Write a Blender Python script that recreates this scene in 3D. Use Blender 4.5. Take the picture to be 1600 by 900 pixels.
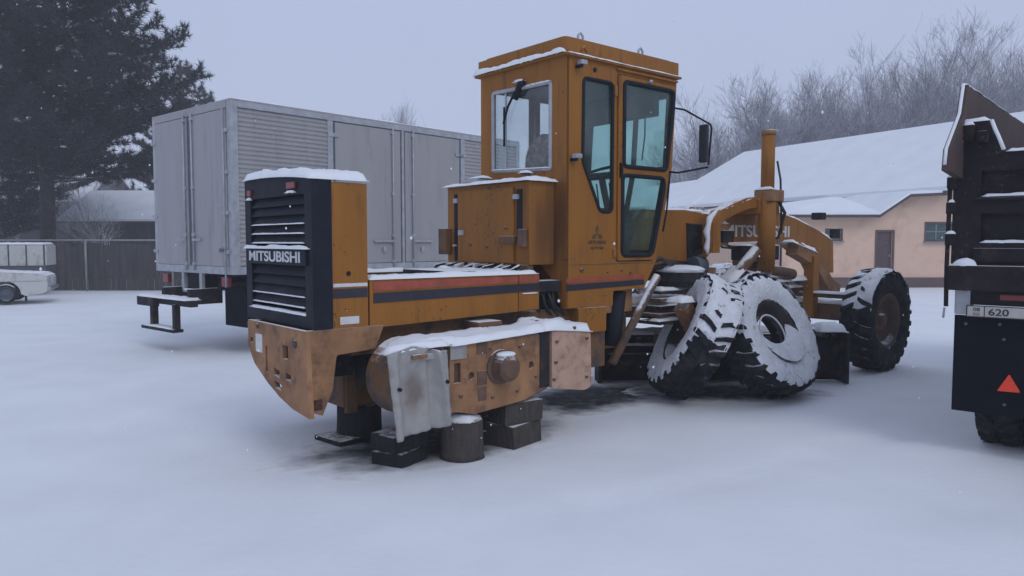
import bpy, bmesh, math, random
from mathutils import Vector, Matrix, noise
R = math.radians
random.seed(7)
scene = bpy.context.scene
for o in list(bpy.data.objects):
    bpy.data.objects.remove(o)

# ------------------------------------------------------------ camera, sky, light
cam_d = bpy.data.cameras.new('camera')
cam = bpy.data.objects.new('camera', cam_d)
scene.collection.objects.link(cam)
cam.location = (0, 0, 1.65)
cam.rotation_euler = (R(90 - 3.55), 0, 0)
cam_d.sensor_width = 36.0
cam_d.lens = 1172 / 1600 * 36
cam_d.clip_start = 0.05
cam_d.clip_end = 2000
scene.camera = cam
scene.view_settings.view_transform = 'Standard'
scene.view_settings.look = 'None'
scene.view_settings.exposure = 0.0
scene.view_settings.gamma = 1.0
scene.cycles.volume_bounces = 2

SUN_EL, SUN_AZ = 42.0, 145.0       # veiled sun behind the overcast, from behind the camera to the right
world = bpy.data.worlds.new('World')
scene.world = world
world.use_nodes = True
wn, wl = world.node_tree.nodes, world.node_tree.links
wn.clear()
w_out = wn.new('ShaderNodeOutputWorld')
w_bg = wn.new('ShaderNodeBackground')
w_bg.inputs['Strength'].default_value = 0.1
w_sky = wn.new('ShaderNodeTexSky')
w_sky.sky_type = 'NISHITA'
w_sky.sun_disc = False
w_sky.sun_elevation = R(SUN_EL)
w_sky.sun_rotation = R(SUN_AZ)
w_mix = wn.new('ShaderNodeMixRGB')
w_mix.inputs['Fac'].default_value = 0.93       # the cloud layer hides nearly all of the clear sky
w_geo = wn.new('ShaderNodeTexCoord')
w_sep = wn.new('ShaderNodeSeparateXYZ')
w_ramp = wn.new('ShaderNodeValToRGB')
w_ramp.color_ramp.elements[0].position = 0.0
w_ramp.color_ramp.elements[0].color = (0.442, 0.503, 0.682, 1)
w_ramp.color_ramp.elements[1].position = 0.45
w_ramp.color_ramp.elements[1].color = (0.472, 0.542, 0.745, 1)
w_mul = wn.new('ShaderNodeMixRGB')
w_mul.blend_type = 'MULTIPLY'
w_mul.inputs['Fac'].default_value = 1.0
w_mul.inputs['Color2'].default_value = (10.2, 10.2, 10.2, 1)
w_noise = wn.new('ShaderNodeTexNoise')
w_noise.inputs['Scale'].default_value = 1.6
w_noise.inputs['Detail'].default_value = 3
w_nr = wn.new('ShaderNodeMapRange')
w_nr.inputs['To Min'].default_value = 0.95
w_nr.inputs['To Max'].default_value = 1.05
w_m2 = wn.new('ShaderNodeMixRGB')
w_m2.blend_type = 'MULTIPLY'
w_m2.inputs['Fac'].default_value = 1.0
wl.new(w_geo.outputs['Generated'], w_sep.inputs[0])
wl.new(w_sep.outputs['Z'], w_ramp.inputs[0])
wl.new(w_ramp.outputs['Color'], w_mul.inputs['Color1'])
wl.new(w_geo.outputs['Generated'], w_noise.inputs['Vector'])
wl.new(w_noise.outputs['Fac'], w_nr.inputs['Value'])
wl.new(w_mul.outputs[0], w_m2.inputs['Color1'])
wl.new(w_nr.outputs[0], w_m2.inputs['Color2'])
wl.new(w_sky.outputs[0], w_mix.inputs['Color1'])
wl.new(w_m2.outputs[0], w_mix.inputs['Color2'])
wl.new(w_mix.outputs[0], w_bg.inputs['Color'])
wl.new(w_bg.outputs[0], w_out.inputs['Surface'])

sun_d = bpy.data.lights.new('sun', 'SUN')
sun_d.energy = 0.7
sun_d.angle = R(30)
sun_d.color = (0.97, 1.0, 0.99)
sun = bpy.data.objects.new('sun', sun_d)
scene.collection.objects.link(sun)
sd = Vector((math.sin(R(SUN_AZ)) * math.cos(R(SUN_EL)), math.cos(R(SUN_AZ)) * math.cos(R(SUN_EL)), math.sin(R(SUN_EL))))
sun.rotation_euler = sd.to_track_quat('Z', 'Y').to_euler()

# ------------------------------------------------------------ materials
def mat(name, col, rough=0.6, metal=0.0, var=0.25, scale=6.0, dirt=None, dirt_amt=0.0, dirt_scale=2.5,
        bump=0.0, bump_scale=60.0, snow=None, streak=False, spec=0.5, snow_scale=9.0, chips=None, soot=None):
    """procedural material; snow=(low, high): thin snow lying where the face looks up"""
    m = bpy.data.materials.new(name)
    m.use_nodes = True
    n, l = m.node_tree.nodes, m.node_tree.links
    b = n['Principled BSDF']
    b.inputs['Roughness'].default_value = rough
    b.inputs['Metallic'].default_value = metal
    b.inputs['Specular IOR Level'].default_value = spec
    tc = n.new('ShaderNodeTexCoord')
    vec = tc.outputs['Object']
    if streak:
        mp = n.new('ShaderNodeMapping')
        mp.inputs['Scale'].default_value = (3.0, 3.0, 0.35)
        l.new(vec, mp.inputs['Vector'])
        svec = mp.outputs[0]
    else:
        svec = vec
    t = n.new('ShaderNodeTexNoise')
    t.inputs['Scale'].default_value = scale
    t.inputs['Detail'].default_value = 6
    l.new(svec, t.inputs['Vector'])
    r = n.new('ShaderNodeMapRange')
    r.inputs['From Min'].default_value = 0.3
    r.inputs['From Max'].default_value = 0.7
    r.inputs['To Min'].default_value = 1 - var
    r.inputs['To Max'].default_value = 1 + var * 0.6
    l.new(t.outputs['Fac'], r.inputs['Value'])
    mx = n.new('ShaderNodeMixRGB')
    mx.blend_type = 'MULTIPLY'
    mx.inputs['Fac'].default_value = 1
    mx.inputs['Color1'].default_value = (*col, 1)
    l.new(r.outputs[0], mx.inputs['Color2'])
    c = mx.outputs[0]
    if dirt:
        t2 = n.new('ShaderNodeTexNoise')
        t2.inputs['Scale'].default_value = dirt_scale
        t2.inputs['Detail'].default_value = 9
        t2.inputs['Roughness'].default_value = 0.65
        l.new(svec, t2.inputs['Vector'])
        r2 = n.new('ShaderNodeMapRange')
        r2.inputs['From Min'].default_value = 0.62 - 0.3 * dirt_amt
        r2.inputs['From Max'].default_value = 0.78 - 0.25 * dirt_amt
        l.new(t2.outputs['Fac'], r2.inputs['Value'])
        m2 = n.new('ShaderNodeMixRGB')
        m2.inputs['Color2'].default_value = (*dirt, 1)
        l.new(r2.outputs[0], m2.inputs['Fac'])
        l.new(c, m2.inputs['Color1'])
        c = m2.outputs[0]
    if chips:
        tb = n.new('ShaderNodeTexNoise'); tb.inputs['Scale'].default_value = 34; tb.inputs['Detail'].default_value = 4
        tl = n.new('ShaderNodeTexNoise'); tl.inputs['Scale'].default_value = 2.3; tl.inputs['Detail'].default_value = 3
        l.new(vec, tb.inputs['Vector']); l.new(vec, tl.inputs['Vector'])
        sm = n.new('ShaderNodeMath'); sm.operation = 'MULTIPLY_ADD'; sm.inputs[1].default_value = 0.6
        l.new(tl.outputs['Fac'], sm.inputs[0]); l.new(tb.outputs['Fac'], sm.inputs[2])
        rr = n.new('ShaderNodeMapRange'); rr.inputs['From Min'].default_value = 0.985; rr.inputs['From Max'].default_value = 1.02
        l.new(sm.outputs[0], rr.inputs['Value'])
        mc = n.new('ShaderNodeMixRGB'); mc.inputs['Color2'].default_value = (*chips, 1)
        l.new(rr.outputs[0], mc.inputs['Fac']); l.new(c, mc.inputs['Color1'])
        c = mc.outputs[0]
    if soot:                                  # exhaust soot: a blotch round one point of the panel
        mpS = n.new('ShaderNodeMapping'); mpS.vector_type = 'TEXTURE'
        mpS.inputs['Location'].default_value = soot[0]; mpS.inputs['Scale'].default_value = soot[1]
        l.new(vec, mpS.inputs['Vector'])
        ln = n.new('ShaderNodeVectorMath'); ln.operation = 'LENGTH'
        l.new(mpS.outputs[0], ln.inputs[0])
        ns = n.new('ShaderNodeTexNoise'); ns.inputs['Scale'].default_value = 4; ns.inputs['Detail'].default_value = 6
        l.new(svec, ns.inputs['Vector'])
        ms = n.new('ShaderNodeMath'); ms.operation = 'MULTIPLY_ADD'; ms.inputs[1].default_value = 0.9
        l.new(ns.outputs['Fac'], ms.inputs[0]); l.new(ln.outputs['Value'], ms.inputs[2])
        rs_ = n.new('ShaderNodeMapRange'); rs_.interpolation_type = 'SMOOTHSTEP'
        rs_.inputs['From Min'].default_value = 0.55; rs_.inputs['From Max'].default_value = 1.5
        rs_.inputs['To Min'].default_value = 0.85; rs_.inputs['To Max'].default_value = 0.0
        l.new(ms.outputs[0], rs_.inputs['Value'])
        mS = n.new('ShaderNodeMixRGB'); mS.inputs['Color2'].default_value = (0.09, 0.042, 0.02, 1) if soot[1][0] > .3 else (0.17, 0.135, 0.115, 1)
        l.new(rs_.outputs[0], mS.inputs['Fac']); l.new(c, mS.inputs['Color1'])
        c = mS.outputs[0]
    if snow:
        g = n.new('ShaderNodeNewGeometry')
        sp = n.new('ShaderNodeSeparateXYZ')
        l.new(g.outputs['Normal'], sp.inputs[0])
        t3 = n.new('ShaderNodeTexNoise')
        t3.inputs['Scale'].default_value = snow_scale
        t3.inputs['Detail'].default_value = 7
        t3.inputs['Roughness'].default_value = 0.7
        l.new(vec, t3.inputs['Vector'])
        ma = n.new('ShaderNodeMath')
        ma.operation = 'MULTIPLY_ADD'
        ma.inputs[1].default_value = 0.9
        ma.inputs[2].default_value = -0.45
        l.new(t3.outputs['Fac'], ma.inputs[0])
        ad = n.new('ShaderNodeMath')
        ad.operation = 'ADD'
        l.new(sp.outputs['Z'], ad.inputs[0])
        l.new(ma.outputs[0], ad.inputs[1])
        r3 = n.new('ShaderNodeMapRange')
        r3.interpolation_type = 'SMOOTHSTEP'
        r3.inputs['From Min'].default_value = snow[0]
        r3.inputs['From Max'].default_value = snow[1]
        l.new(ad.outputs[0], r3.inputs['Value'])
        m3 = n.new('ShaderNodeMixRGB')
        m3.inputs['Color2'].default_value = (0.80, 0.80, 0.82, 1)
        l.new(r3.outputs[0], m3.inputs['Fac'])
        l.new(c, m3.inputs['Color1'])
        c = m3.outputs[0]
        mr = n.new('ShaderNodeMapRange')
        mr.inputs['To Min'].default_value = rough
        mr.inputs['To Max'].default_value = 0.75
        l.new(r3.outputs[0], mr.inputs['Value'])
        l.new(mr.outputs[0], b.inputs['Roughness'])
    l.new(c, b.inputs['Base Color'])
    if bump:
        t4 = n.new('ShaderNodeTexNoise')
        t4.inputs['Scale'].default_value = bump_scale
        t4.inputs['Detail'].default_value = 5
        l.new(vec, t4.inputs['Vector'])
        bp = n.new('ShaderNodeBump')
        bp.inputs['Strength'].default_value = bump
        bp.inputs['Distance'].default_value = 0.02
        l.new(t4.outputs['Fac'], bp.inputs['Height'])
        l.new(bp.outputs[0], b.inputs['Normal'])
    return m

RUST = (0.10, 0.045, 0.025)
M = {}
M['snow'] = mat('snow', (0.81, 0.825, 0.85), 0.75, var=0.05, scale=1.2, bump=0.22, bump_scale=14)
M['snow_patchy'] = mat('patchy_clumped_snow', (0.80, 0.81, 0.84), 0.8, var=0.10, scale=9, dirt=(0.10, 0.10, 0.115), dirt_amt=0.13,
                       dirt_scale=11, bump=0.9, bump_scale=38)
M['yellow'] = mat('ochre_paint', (0.305, 0.122, 0.020), 0.6, var=0.13, scale=2, dirt=(0.16, 0.070, 0.024), dirt_amt=0.22,
                  dirt_scale=5, streak=True, bump=0.05, snow=(0.75, 1.05), spec=0.25, chips=(0.11, 0.05, 0.025))
M['yellow_soot'] = mat('sooted_ochre_paint', (0.305, 0.122, 0.020), 0.6, var=0.13, scale=2, dirt=(0.16, 0.070, 0.024), dirt_amt=0.22,
                  dirt_scale=5, streak=True, bump=0.05, spec=0.25, chips=(0.11, 0.05, 0.025), soot=((-.12, .08, 1.80), (.42, .26, .70)))
M['yellow_old'] = mat('weathered_ochre_paint', (0.33, 0.17, 0.082), 0.75, var=0.30, scale=5, spec=0.3, dirt=(0.15, 0.08, 0.05),
                      dirt_amt=0.45, dirt_scale=6, bump=0.2, bump_scale=30, snow=(0.65, 0.95))
M['yellow_dirty'] = mat('dirty_ochre_frame', (0.22, 0.105, 0.04), 0.8, var=0.35, scale=5, dirt=(0.07, 0.05, 0.04),
                        dirt_amt=0.75, dirt_scale=5, bump=0.2, bump_scale=30, snow=(0.55, 0.85))
M['pink_old'] = mat('faded_paint_plate', (0.47, 0.30, 0.22), 0.75, var=0.15, scale=6, dirt=(0.30, 0.15, 0.09),
                    dirt_amt=0.4, dirt_scale=9, bump=0.1, snow=(0.7, 0.95))
M['grey_plate'] = mat('bare_grey_plate', (0.36, 0.345, 0.33), 0.7, var=0.2, scale=5, dirt=(0.17, 0.14, 0.12), dirt_amt=0.45,
                      dirt_scale=5, bump=0.1, snow=(0.6, 0.9))
M['boss'] = mat('stained_grey_boss', (0.26, 0.235, 0.22), 0.8, var=0.3, scale=5)
M['plate_stained'] = mat('bare_grey_plate_stained', (0.34, 0.325, 0.31), 0.7, var=0.15, scale=5, dirt=(0.22, 0.19, 0.165), dirt_amt=0.3,
                      dirt_scale=5, bump=0.1, snow=(0.6, 0.9), soot=((-1.955, -.45, .60), (.125, .5, .22)))
M['black'] = mat('black_paint', (0.008, 0.011, 0.020), 0.65, spec=0.25, var=0.3, scale=8, dirt=(0.03, 0.03, 0.034), dirt_amt=0.3, snow=(0.8, 1.1))
M['dark_iron'] = mat('dark_greasy_iron', (0.022, 0.021, 0.025), 0.8, spec=0.25, var=0.5, scale=9, dirt=RUST, dirt_amt=0.3, dirt_scale=7,
                     bump=0.3, bump_scale=30, snow=(0.5, 0.8))
M['gasket'] = mat('black_rubber_gasket', (0.010, 0.013, 0.018), 0.7, spec=0.25, var=0.2)
M['red'] = mat('red_stripe', (0.36, 0.075, 0.04), 0.55, var=0.25, scale=9, dirt=(0.18, 0.06, 0.04), dirt_amt=0.4)
M['navy'] = mat('navy_stripe', (0.025, 0.022, 0.035), 0.5, var=0.3, scale=9)
M['white'] = mat('white_print', (0.62, 0.62, 0.62), 0.5, var=0.12, scale=20)
M['decal'] = mat('worn_dark_decal', (0.10, 0.06, 0.025), 0.6, var=0.4, scale=20)
M['rubber'] = mat('tyre_rubber', (0.013, 0.014, 0.020), 0.9, spec=0.2, var=0.35, scale=10, dirt=(0.05, 0.044, 0.042), dirt_amt=0.5,
                  dirt_scale=7, bump=0.3, bump_scale=40, snow=(0.5, 0.75), snow_scale=7)
M['tread'] = mat('tyre_tread_rubber', (0.013, 0.014, 0.020), 0.9, spec=0.2, var=0.35, scale=10, dirt=(0.05, 0.044, 0.042), dirt_amt=0.5,
                  dirt_scale=7, bump=0.3, bump_scale=40, snow=(0.78, 1.1), snow_scale=7)
M['rim_dark'] = mat('dark_wheel_dish', (0.045, 0.036, 0.034), 0.85, var=0.3, scale=7, snow=(0.6, 0.9))
M['rim'] = mat('rusty_brown_rim', (0.16, 0.085, 0.05), 0.75, var=0.3, scale=7, dirt=(0.06, 0.045, 0.04), dirt_amt=0.6, snow=(0.6, 0.9))
M['alu'] = mat('grey_aluminium', (0.345, 0.335, 0.34), 0.6, 0.1, var=0.06, scale=1.2, dirt=(0.27, 0.26, 0.26), dirt_amt=0.3,
               dirt_scale=2, streak=True, snow=(0.7, 1.0))
M['alu_light'] = mat('galvanised_steel', (0.40, 0.41, 0.44), 0.5, 0.3, var=0.2, scale=8, snow=(0.7, 0.95))
M['alu_dark'] = mat('dark_grey_seal', (0.09, 0.095, 0.11), 0.6, var=0.2, scale=8)  # even dark grey of seals, seams and small fittings
M['red_lamp'] = mat('red_lamp_lens', (0.22, 0.03, 0.03), 0.3, var=0.1)
M['glow_red'] = mat('red_reflector', (0.85, 0.05, 0.015), 0.35, var=0.12, scale=40)
M['wood'] = mat('old_stump_wood', (0.058, 0.048, 0.043), 0.9, var=0.4, scale=14, bump=0.6, bump_scale=25, streak=True, snow=(0.75, 1.0))
M['wood_dark'] = mat('near_black_wood', (0.014, 0.013, 0.016), 0.9, var=0.5, scale=14, bump=0.6, bump_scale=25, streak=True, snow=(0.85, 1.1))  # near-black variant of the stump wood
M['bark'] = mat('pine_bark', (0.035, 0.028, 0.026), 0.9, var=0.4, scale=6, bump=0.6, bump_scale=12, snow=(0.6, 0.9))
M['needles'] = mat('pine_needles', (0.016, 0.024, 0.030), 0.8, var=0.4, scale=1.5, dirt=(0.045, 0.034, 0.032), dirt_amt=0.3, dirt_scale=0.7, snow=(0.95, 1.3), snow_scale=3)
M['twig'] = mat('frosted_twigs', (0.17, 0.16, 0.195), 0.9, var=0.35, scale=0.7, dirt=(0.46, 0.47, 0.54), dirt_amt=0.5, dirt_scale=1.1, snow=(0.25, 0.85), snow_scale=2)
M['twig_frost'] = mat('heavily_frosted_twigs', (0.30, 0.29, 0.31), 0.9, var=0.3, scale=1.5, snow=(0.25, 0.8), snow_scale=2)
M['peach'] = mat('peach_plaster', (0.72, 0.50, 0.37), 0.85, var=0.08, scale=1.5, dirt=(0.50, 0.32, 0.235), dirt_amt=0.35,
                 dirt_scale=0.7, bump=0.08, bump_scale=20)
M['plinth'] = mat('brown_plinth', (0.12, 0.08, 0.075), 0.9, var=0.2, scale=3)
M['door'] = mat('dark_red_door', (0.085, 0.05, 0.052), 0.6, var=0.2, scale=4)
M['eave'] = mat('dark_eave_board', (0.07, 0.055, 0.06), 0.8, var=0.2, scale=3)
M['fence'] = mat('dark_weathered_boards', (0.055, 0.05, 0.052), 0.85, var=0.4, scale=2.2, streak=True, dirt=(0.10, 0.06, 0.05), dirt_amt=0.3)
M['pipe'] = mat('grey_painted_pipe', (0.24, 0.245, 0.26), 0.6, var=0.2, scale=4)
M['car_white'] = mat('old_white_car_paint', (0.52, 0.52, 0.50), 0.5, var=0.08, scale=3, dirt=(0.30, 0.25, 0.22), dirt_amt=0.45, dirt_scale=3, snow=(0.6, 0.9))
M['chrome'] = mat('dull_chrome', (0.4, 0.4, 0.42), 0.3, 0.8, var=0.1)
M['truck_dark'] = mat('dark_brown_truck_paint', (0.020, 0.017, 0.019), 0.8, spec=0.2, var=0.3, scale=5, dirt=(0.040, 0.030, 0.028), dirt_amt=0.35, dirt_scale=6, bump=0.25, bump_scale=14, snow=(0.75, 1.0), chips=(0.08, 0.04, 0.03))
M['truck_inner'] = mat('brown_bed_interior', (0.075, 0.043, 0.038), 0.75, var=0.3, scale=3, dirt=(0.05, 0.04, 0.04), dirt_amt=0.5)
M['flap'] = mat('black_mudflap_rubber', (0.005, 0.007, 0.012), 0.9, var=0.3, spec=0.15, scale=5, dirt=(0.010, 0.011, 0.016), dirt_amt=0.4)
M['plate'] = mat('number_plate_white', (0.48, 0.46, 0.42), 0.5, var=0.08, scale=20)
M['ink'] = mat('plate_ink', (0.03, 0.03, 0.035), 0.5)
M['seat'] = mat('patterned_seat_cover', (0.30, 0.25, 0.22), 0.9, var=0.5, scale=14, dirt=(0.07, 0.055, 0.05), dirt_amt=0.7, dirt_scale=16)
M['headliner'] = mat('dark_cab_lining', (0.045, 0.05, 0.055), 0.8, var=0.2)
M['bare'] = mat('painted_ground_shade', (0.035, 0.035, 0.042), 0.9, var=0.5, scale=6, dirt=(0.16, 0.16, 0.18), dirt_amt=0.35, dirt_scale=7, bump=0.4, bump_scale=15)
M['shed_wall'] = mat('dark_shed_boards', (0.06, 0.055, 0.058), 0.85, var=0.3, scale=2, streak=True)
M['hose'] = mat('black_hose', (0.02, 0.02, 0.024), 0.5)
M['blue_tank'] = mat('blue_grey_cylinder', (0.08, 0.10, 0.13), 0.6, var=0.3)

_n, _l = M['bare'].node_tree.nodes, M['bare'].node_tree.links      # the painted shade fades to snow colour at the patch edge
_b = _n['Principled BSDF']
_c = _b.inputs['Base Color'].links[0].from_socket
_a = _n.new('ShaderNodeAttribute'); _a.attribute_name = 'shade_fade'
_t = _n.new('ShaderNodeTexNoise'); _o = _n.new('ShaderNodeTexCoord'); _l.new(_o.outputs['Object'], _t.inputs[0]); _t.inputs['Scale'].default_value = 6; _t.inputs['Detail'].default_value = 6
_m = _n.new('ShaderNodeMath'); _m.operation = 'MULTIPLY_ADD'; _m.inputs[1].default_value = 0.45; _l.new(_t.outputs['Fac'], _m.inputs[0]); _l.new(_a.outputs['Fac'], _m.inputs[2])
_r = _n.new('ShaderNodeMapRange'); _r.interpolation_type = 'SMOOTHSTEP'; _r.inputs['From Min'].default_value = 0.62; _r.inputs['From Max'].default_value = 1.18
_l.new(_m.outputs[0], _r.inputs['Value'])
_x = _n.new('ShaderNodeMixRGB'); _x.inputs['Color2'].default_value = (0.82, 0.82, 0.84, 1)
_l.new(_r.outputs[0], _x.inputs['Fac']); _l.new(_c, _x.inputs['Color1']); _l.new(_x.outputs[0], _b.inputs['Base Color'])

def glass(name, tint, refl=0.06):
    m = bpy.data.materials.new(name)
    m.use_nodes = True
    n, l = m.node_tree.nodes, m.node_tree.links
    n.clear()
    o = n.new('ShaderNodeOutputMaterial')
    t = n.new('ShaderNodeBsdfTransparent')
    t.inputs[0].default_value = (*tint, 1)
    g = n.new('ShaderNodeBsdfGlossy')
    g.inputs['Roughness'].default_value = 0.08
    f = n.new('ShaderNodeLayerWeight')
    f.inputs[0].default_value = 0.25
    fp = n.new('ShaderNodeMath')
    fp.operation = 'POWER'
    fp.inputs[1].default_value = 4.0
    l.new(f.outputs['Facing'], fp.inputs[0])
    a = n.new('ShaderNodeMath')
    a.operation = 'MAXIMUM'
    a.inputs[1].default_value = refl
    l.new(fp.outputs[0], a.inputs[0])
    d = n.new('ShaderNodeBsdfDiffuse')          # film of dust and frost on the pane
    d.inputs[0].default_value = (0.5, 0.52, 0.52, 1)
    tn = n.new('ShaderNodeTexNoise')
    tn.inputs['Scale'].default_value = 3
    tn.inputs['Detail'].default_value = 5
    tc = n.new('ShaderNodeTexCoord')
    l.new(tc.outputs['Object'], tn.inputs[0])
    mr = n.new('ShaderNodeMapRange')
    mr.inputs['From Min'].default_value = 0.35
    mr.inputs['From Max'].default_value = 0.8
    mr.inputs['To Min'].default_value = 0.01
    mr.inputs['To Max'].default_value = 0.10
    l.new(tn.outputs['Fac'], mr.inputs[0])
    m1 = n.new('ShaderNodeMixShader')
    l.new(mr.outputs[0], m1.inputs[0])
    l.new(t.outputs[0], m1.inputs[1])
    l.new(d.outputs[0], m1.inputs[2])
    m2 = n.new('ShaderNodeMixShader')
    l.new(a.outputs[0], m2.inputs[0])
    l.new(m1.outputs[0], m2.inputs[1])
    l.new(g.outputs[0], m2.inputs[2])
    l.new(m2.outputs[0], o.inputs[0])
    return m
M['glass_teal'] = glass('teal_tinted_glass', (0.68, 0.86, 0.83))
M['glass_far'] = glass('lightly_tinted_glass', (0.92, 0.97, 0.96))
M['glass_clear'] = glass('clear_glass', (0.95, 0.96, 0.97))
M['glass_dark'] = mat('dark_window_glass', (0.035, 0.085, 0.085), 0.15, var=0.3, scale=2)
M['mirror'] = mat('mirror_housing', (0.03, 0.03, 0.038), 0.5)

# ------------------------------------------------------------ mesh helpers
def link(name, bm, m, parent=None, smooth=False, matrix=None):
    me = bpy.data.meshes.new(name)
    bmesh.ops.recalc_face_normals(bm, faces=bm.faces)
    if matrix is not None:
        bm.transform(matrix)
    bm.to_mesh(me)
    bm.free()
    me.materials.append(M[m] if isinstance(m, str) else m)
    if smooth:
        for p in me.polygons:
            p.use_smooth = True
    o = bpy.data.objects.new(name, me)
    scene.collection.objects.link(o)
    o.parent = parent
    return o

def link_py(name, vs, fs, m, parent=None, smooth=False):
    me = bpy.data.meshes.new(name)
    me.from_pydata(vs, [], fs)
    me.materials.append(M[m] if isinstance(m, str) else m)
    if smooth:
        for p in me.polygons:
            p.use_smooth = True
    o = bpy.data.objects.new(name, me)
    scene.collection.objects.link(o)
    o.parent = parent
    return o

def thing(name, label, cat, loc=(0, 0, 0), rz=0.0, group=None):
    o = bpy.data.objects.new(name, None)
    scene.collection.objects.link(o)
    o.empty_display_size = 0.2
    o.location = loc
    o.rotation_euler = (0, 0, rz)
    return tag(o, label, cat, group)

def tag(o, label=None, cat=None, group=None, kind=None):
    if label: o['label'] = label
    if cat: o['category'] = cat
    if group: o['group'] = group
    if kind: o['kind'] = kind
    return o

def box(bm, x0, x1, y0, y1, z0, z1, bev=0.0, mtx=None):
    vs = [bm.verts.new(p) for p in ((x0, y0, z0), (x1, y0, z0), (x1, y1, z0), (x0, y1, z0),
                                    (x0, y0, z1), (x1, y0, z1), (x1, y1, z1), (x0, y1, z1))]
    fs = [bm.faces.new([vs[i] for i in q]) for q in ((0, 3, 2, 1), (4, 5, 6, 7), (0, 1, 5, 4), (1, 2, 6, 5), (2, 3, 7, 6), (3, 0, 4, 7))]
    allv = list(vs)
    if bev > 0:
        es = list({e for f in fs for e in f.edges})
        r = bmesh.ops.bevel(bm, geom=es, offset=bev, segments=2, affect='EDGES', profile=0.7)
        allv = list({v for v in r['verts']} | {v for f in r['faces'] for v in f.verts} | {v for v in vs if v.is_valid})
    if mtx is not None:
        bmesh.ops.transform(bm, matrix=mtx, verts=[v for v in allv if v.is_valid])
    return bm

def B(x0, x1, y0, y1, z0, z1, bev=0.008):
    bm = bmesh.new()
    box(bm, min(x0, x1), max(x0, x1), min(y0, y1), max(y0, y1), min(z0, z1), max(z0, z1), bev)
    return bm

def part(name, m, parent, x0, x1, y0, y1, z0, z1, bev=0.006, label=None):
    o = link(name, B(x0, x1, y0, y1, z0, z1, bev), m, parent)
    if label: o['label'] = label
    return o

def tube(bm, pts, r, n=10, caps=True):
    pts = [Vector(p) for p in pts]
    rr = r if isinstance(r, (list, tuple)) else [r] * len(pts)
    rings = []
    prev = None
    for i, p in enumerate(pts):
        if i == 0: d = pts[1] - p
        elif i == len(pts) - 1: d = p - pts[-2]
        else: d = (pts[i + 1] - p).normalized() + (p - pts[i - 1]).normalized()
        d.normalize()
        if prev is None:
            a = Vector((0, 0, 1)) if abs(d.z) < 0.9 else Vector((1, 0, 0))
            x = d.cross(a).normalized()
        else:
            x = (prev - d * prev.dot(d)).normalized()
        prev = x
        y = d.cross(x)
        rings.append([bm.verts.new(p + (x * math.cos(2 * math.pi * k / n) + y * math.sin(2 * math.pi * k / n)) * rr[i]) for k in range(n)])
    for a, b in zip(rings, rings[1:]):
        for k in range(n):
            bm.faces.new((a[k], a[(k + 1) % n], b[(k + 1) % n], b[k]))
    if caps:
        bm.faces.new(rings[0][::-1])
        bm.faces.new(rings[-1])
    return bm

def rod(name, m, parent, pts, r, n=10, label=None):
    o = link(name, tube(bmesh.new(), pts, r, n), m, parent, smooth=False)
    for p in o.data.polygons:
        p.use_smooth = len(p.vertices) == 4
    if label: o['label'] = label
    return o

def frame_m(o, ex, ey, ez):
    """matrix whose columns are ex, ey, ez and origin o"""
    return Matrix(((ex[0], ey[0], ez[0], o[0]), (ex[1], ey[1], ez[1], o[1]), (ex[2], ey[2], ez[2], o[2]), (0, 0, 0, 1)))

def plate(outline, holes=(), t=0.02, plane='xz', at=0.0, bev=0.0):
    """sheet with real holes. plane 'xz': (x,z) at y=at going to y=at+t; 'yz': (y,z) at x=at; 'xy': (x,y) at z=at"""
    bm = bmesh.new()
    es = []
    for loop in [outline] + list(holes):
        vs = [bm.verts.new((a, b, 0)) for a, b in loop]
        es += [bm.edges.new((vs[i], vs[(i + 1) % len(vs)])) for i in range(len(vs))]
    bmesh.ops.triangle_fill(bm, use_beauty=True, use_dissolve=False, edges=es)
    bmesh.ops.recalc_face_normals(bm, faces=bm.faces)
    r = bmesh.ops.extrude_face_region(bm, geom=list(bm.faces))
    bmesh.ops.translate(bm, vec=(0, 0, t), verts=[v for v in r['geom'] if isinstance(v, bmesh.types.BMVert)])
    if plane == 'xz': mt = frame_m((0, at, 0), (1, 0, 0), (0, 0, 1), (0, 1, 0))
    elif plane == 'yz': mt = frame_m((at, 0, 0), (0, 1, 0), (0, 0, 1), (1, 0, 0))
    else: mt = frame_m((0, 0, at), (1, 0, 0), (0, 1, 0), (0, 0, 1))
    bm.transform(mt)
    return bm

def rounded(pts, r=0.04, n=4):
    """round every corner of a polygon"""
    out = []
    k = len(pts)
    for i in range(k):
        p, a, b = Vector(pts[i]), Vector(pts[i - 1]), Vector(pts[(i + 1) % k])
        da, db = (a - p), (b - p)
        rr = min(r, da.length * 0.45, db.length * 0.45)
        s, e = p + da.normalized() * rr, p + db.normalized() * rr
        for j in range(n + 1):
            t = j / n
            q = s * (1 - t) ** 2 + p * 2 * t * (1 - t) + e * t ** 2
            out.append((q.x, q.y))
    return out

def shrink(pts, d):
    c = Vector((sum(p[0] for p in pts) / len(pts), sum(p[1] for p in pts) / len(pts)))
    return [tuple(Vector(p) + (c - Vector(p)).normalized() * d) for p in pts]

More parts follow.
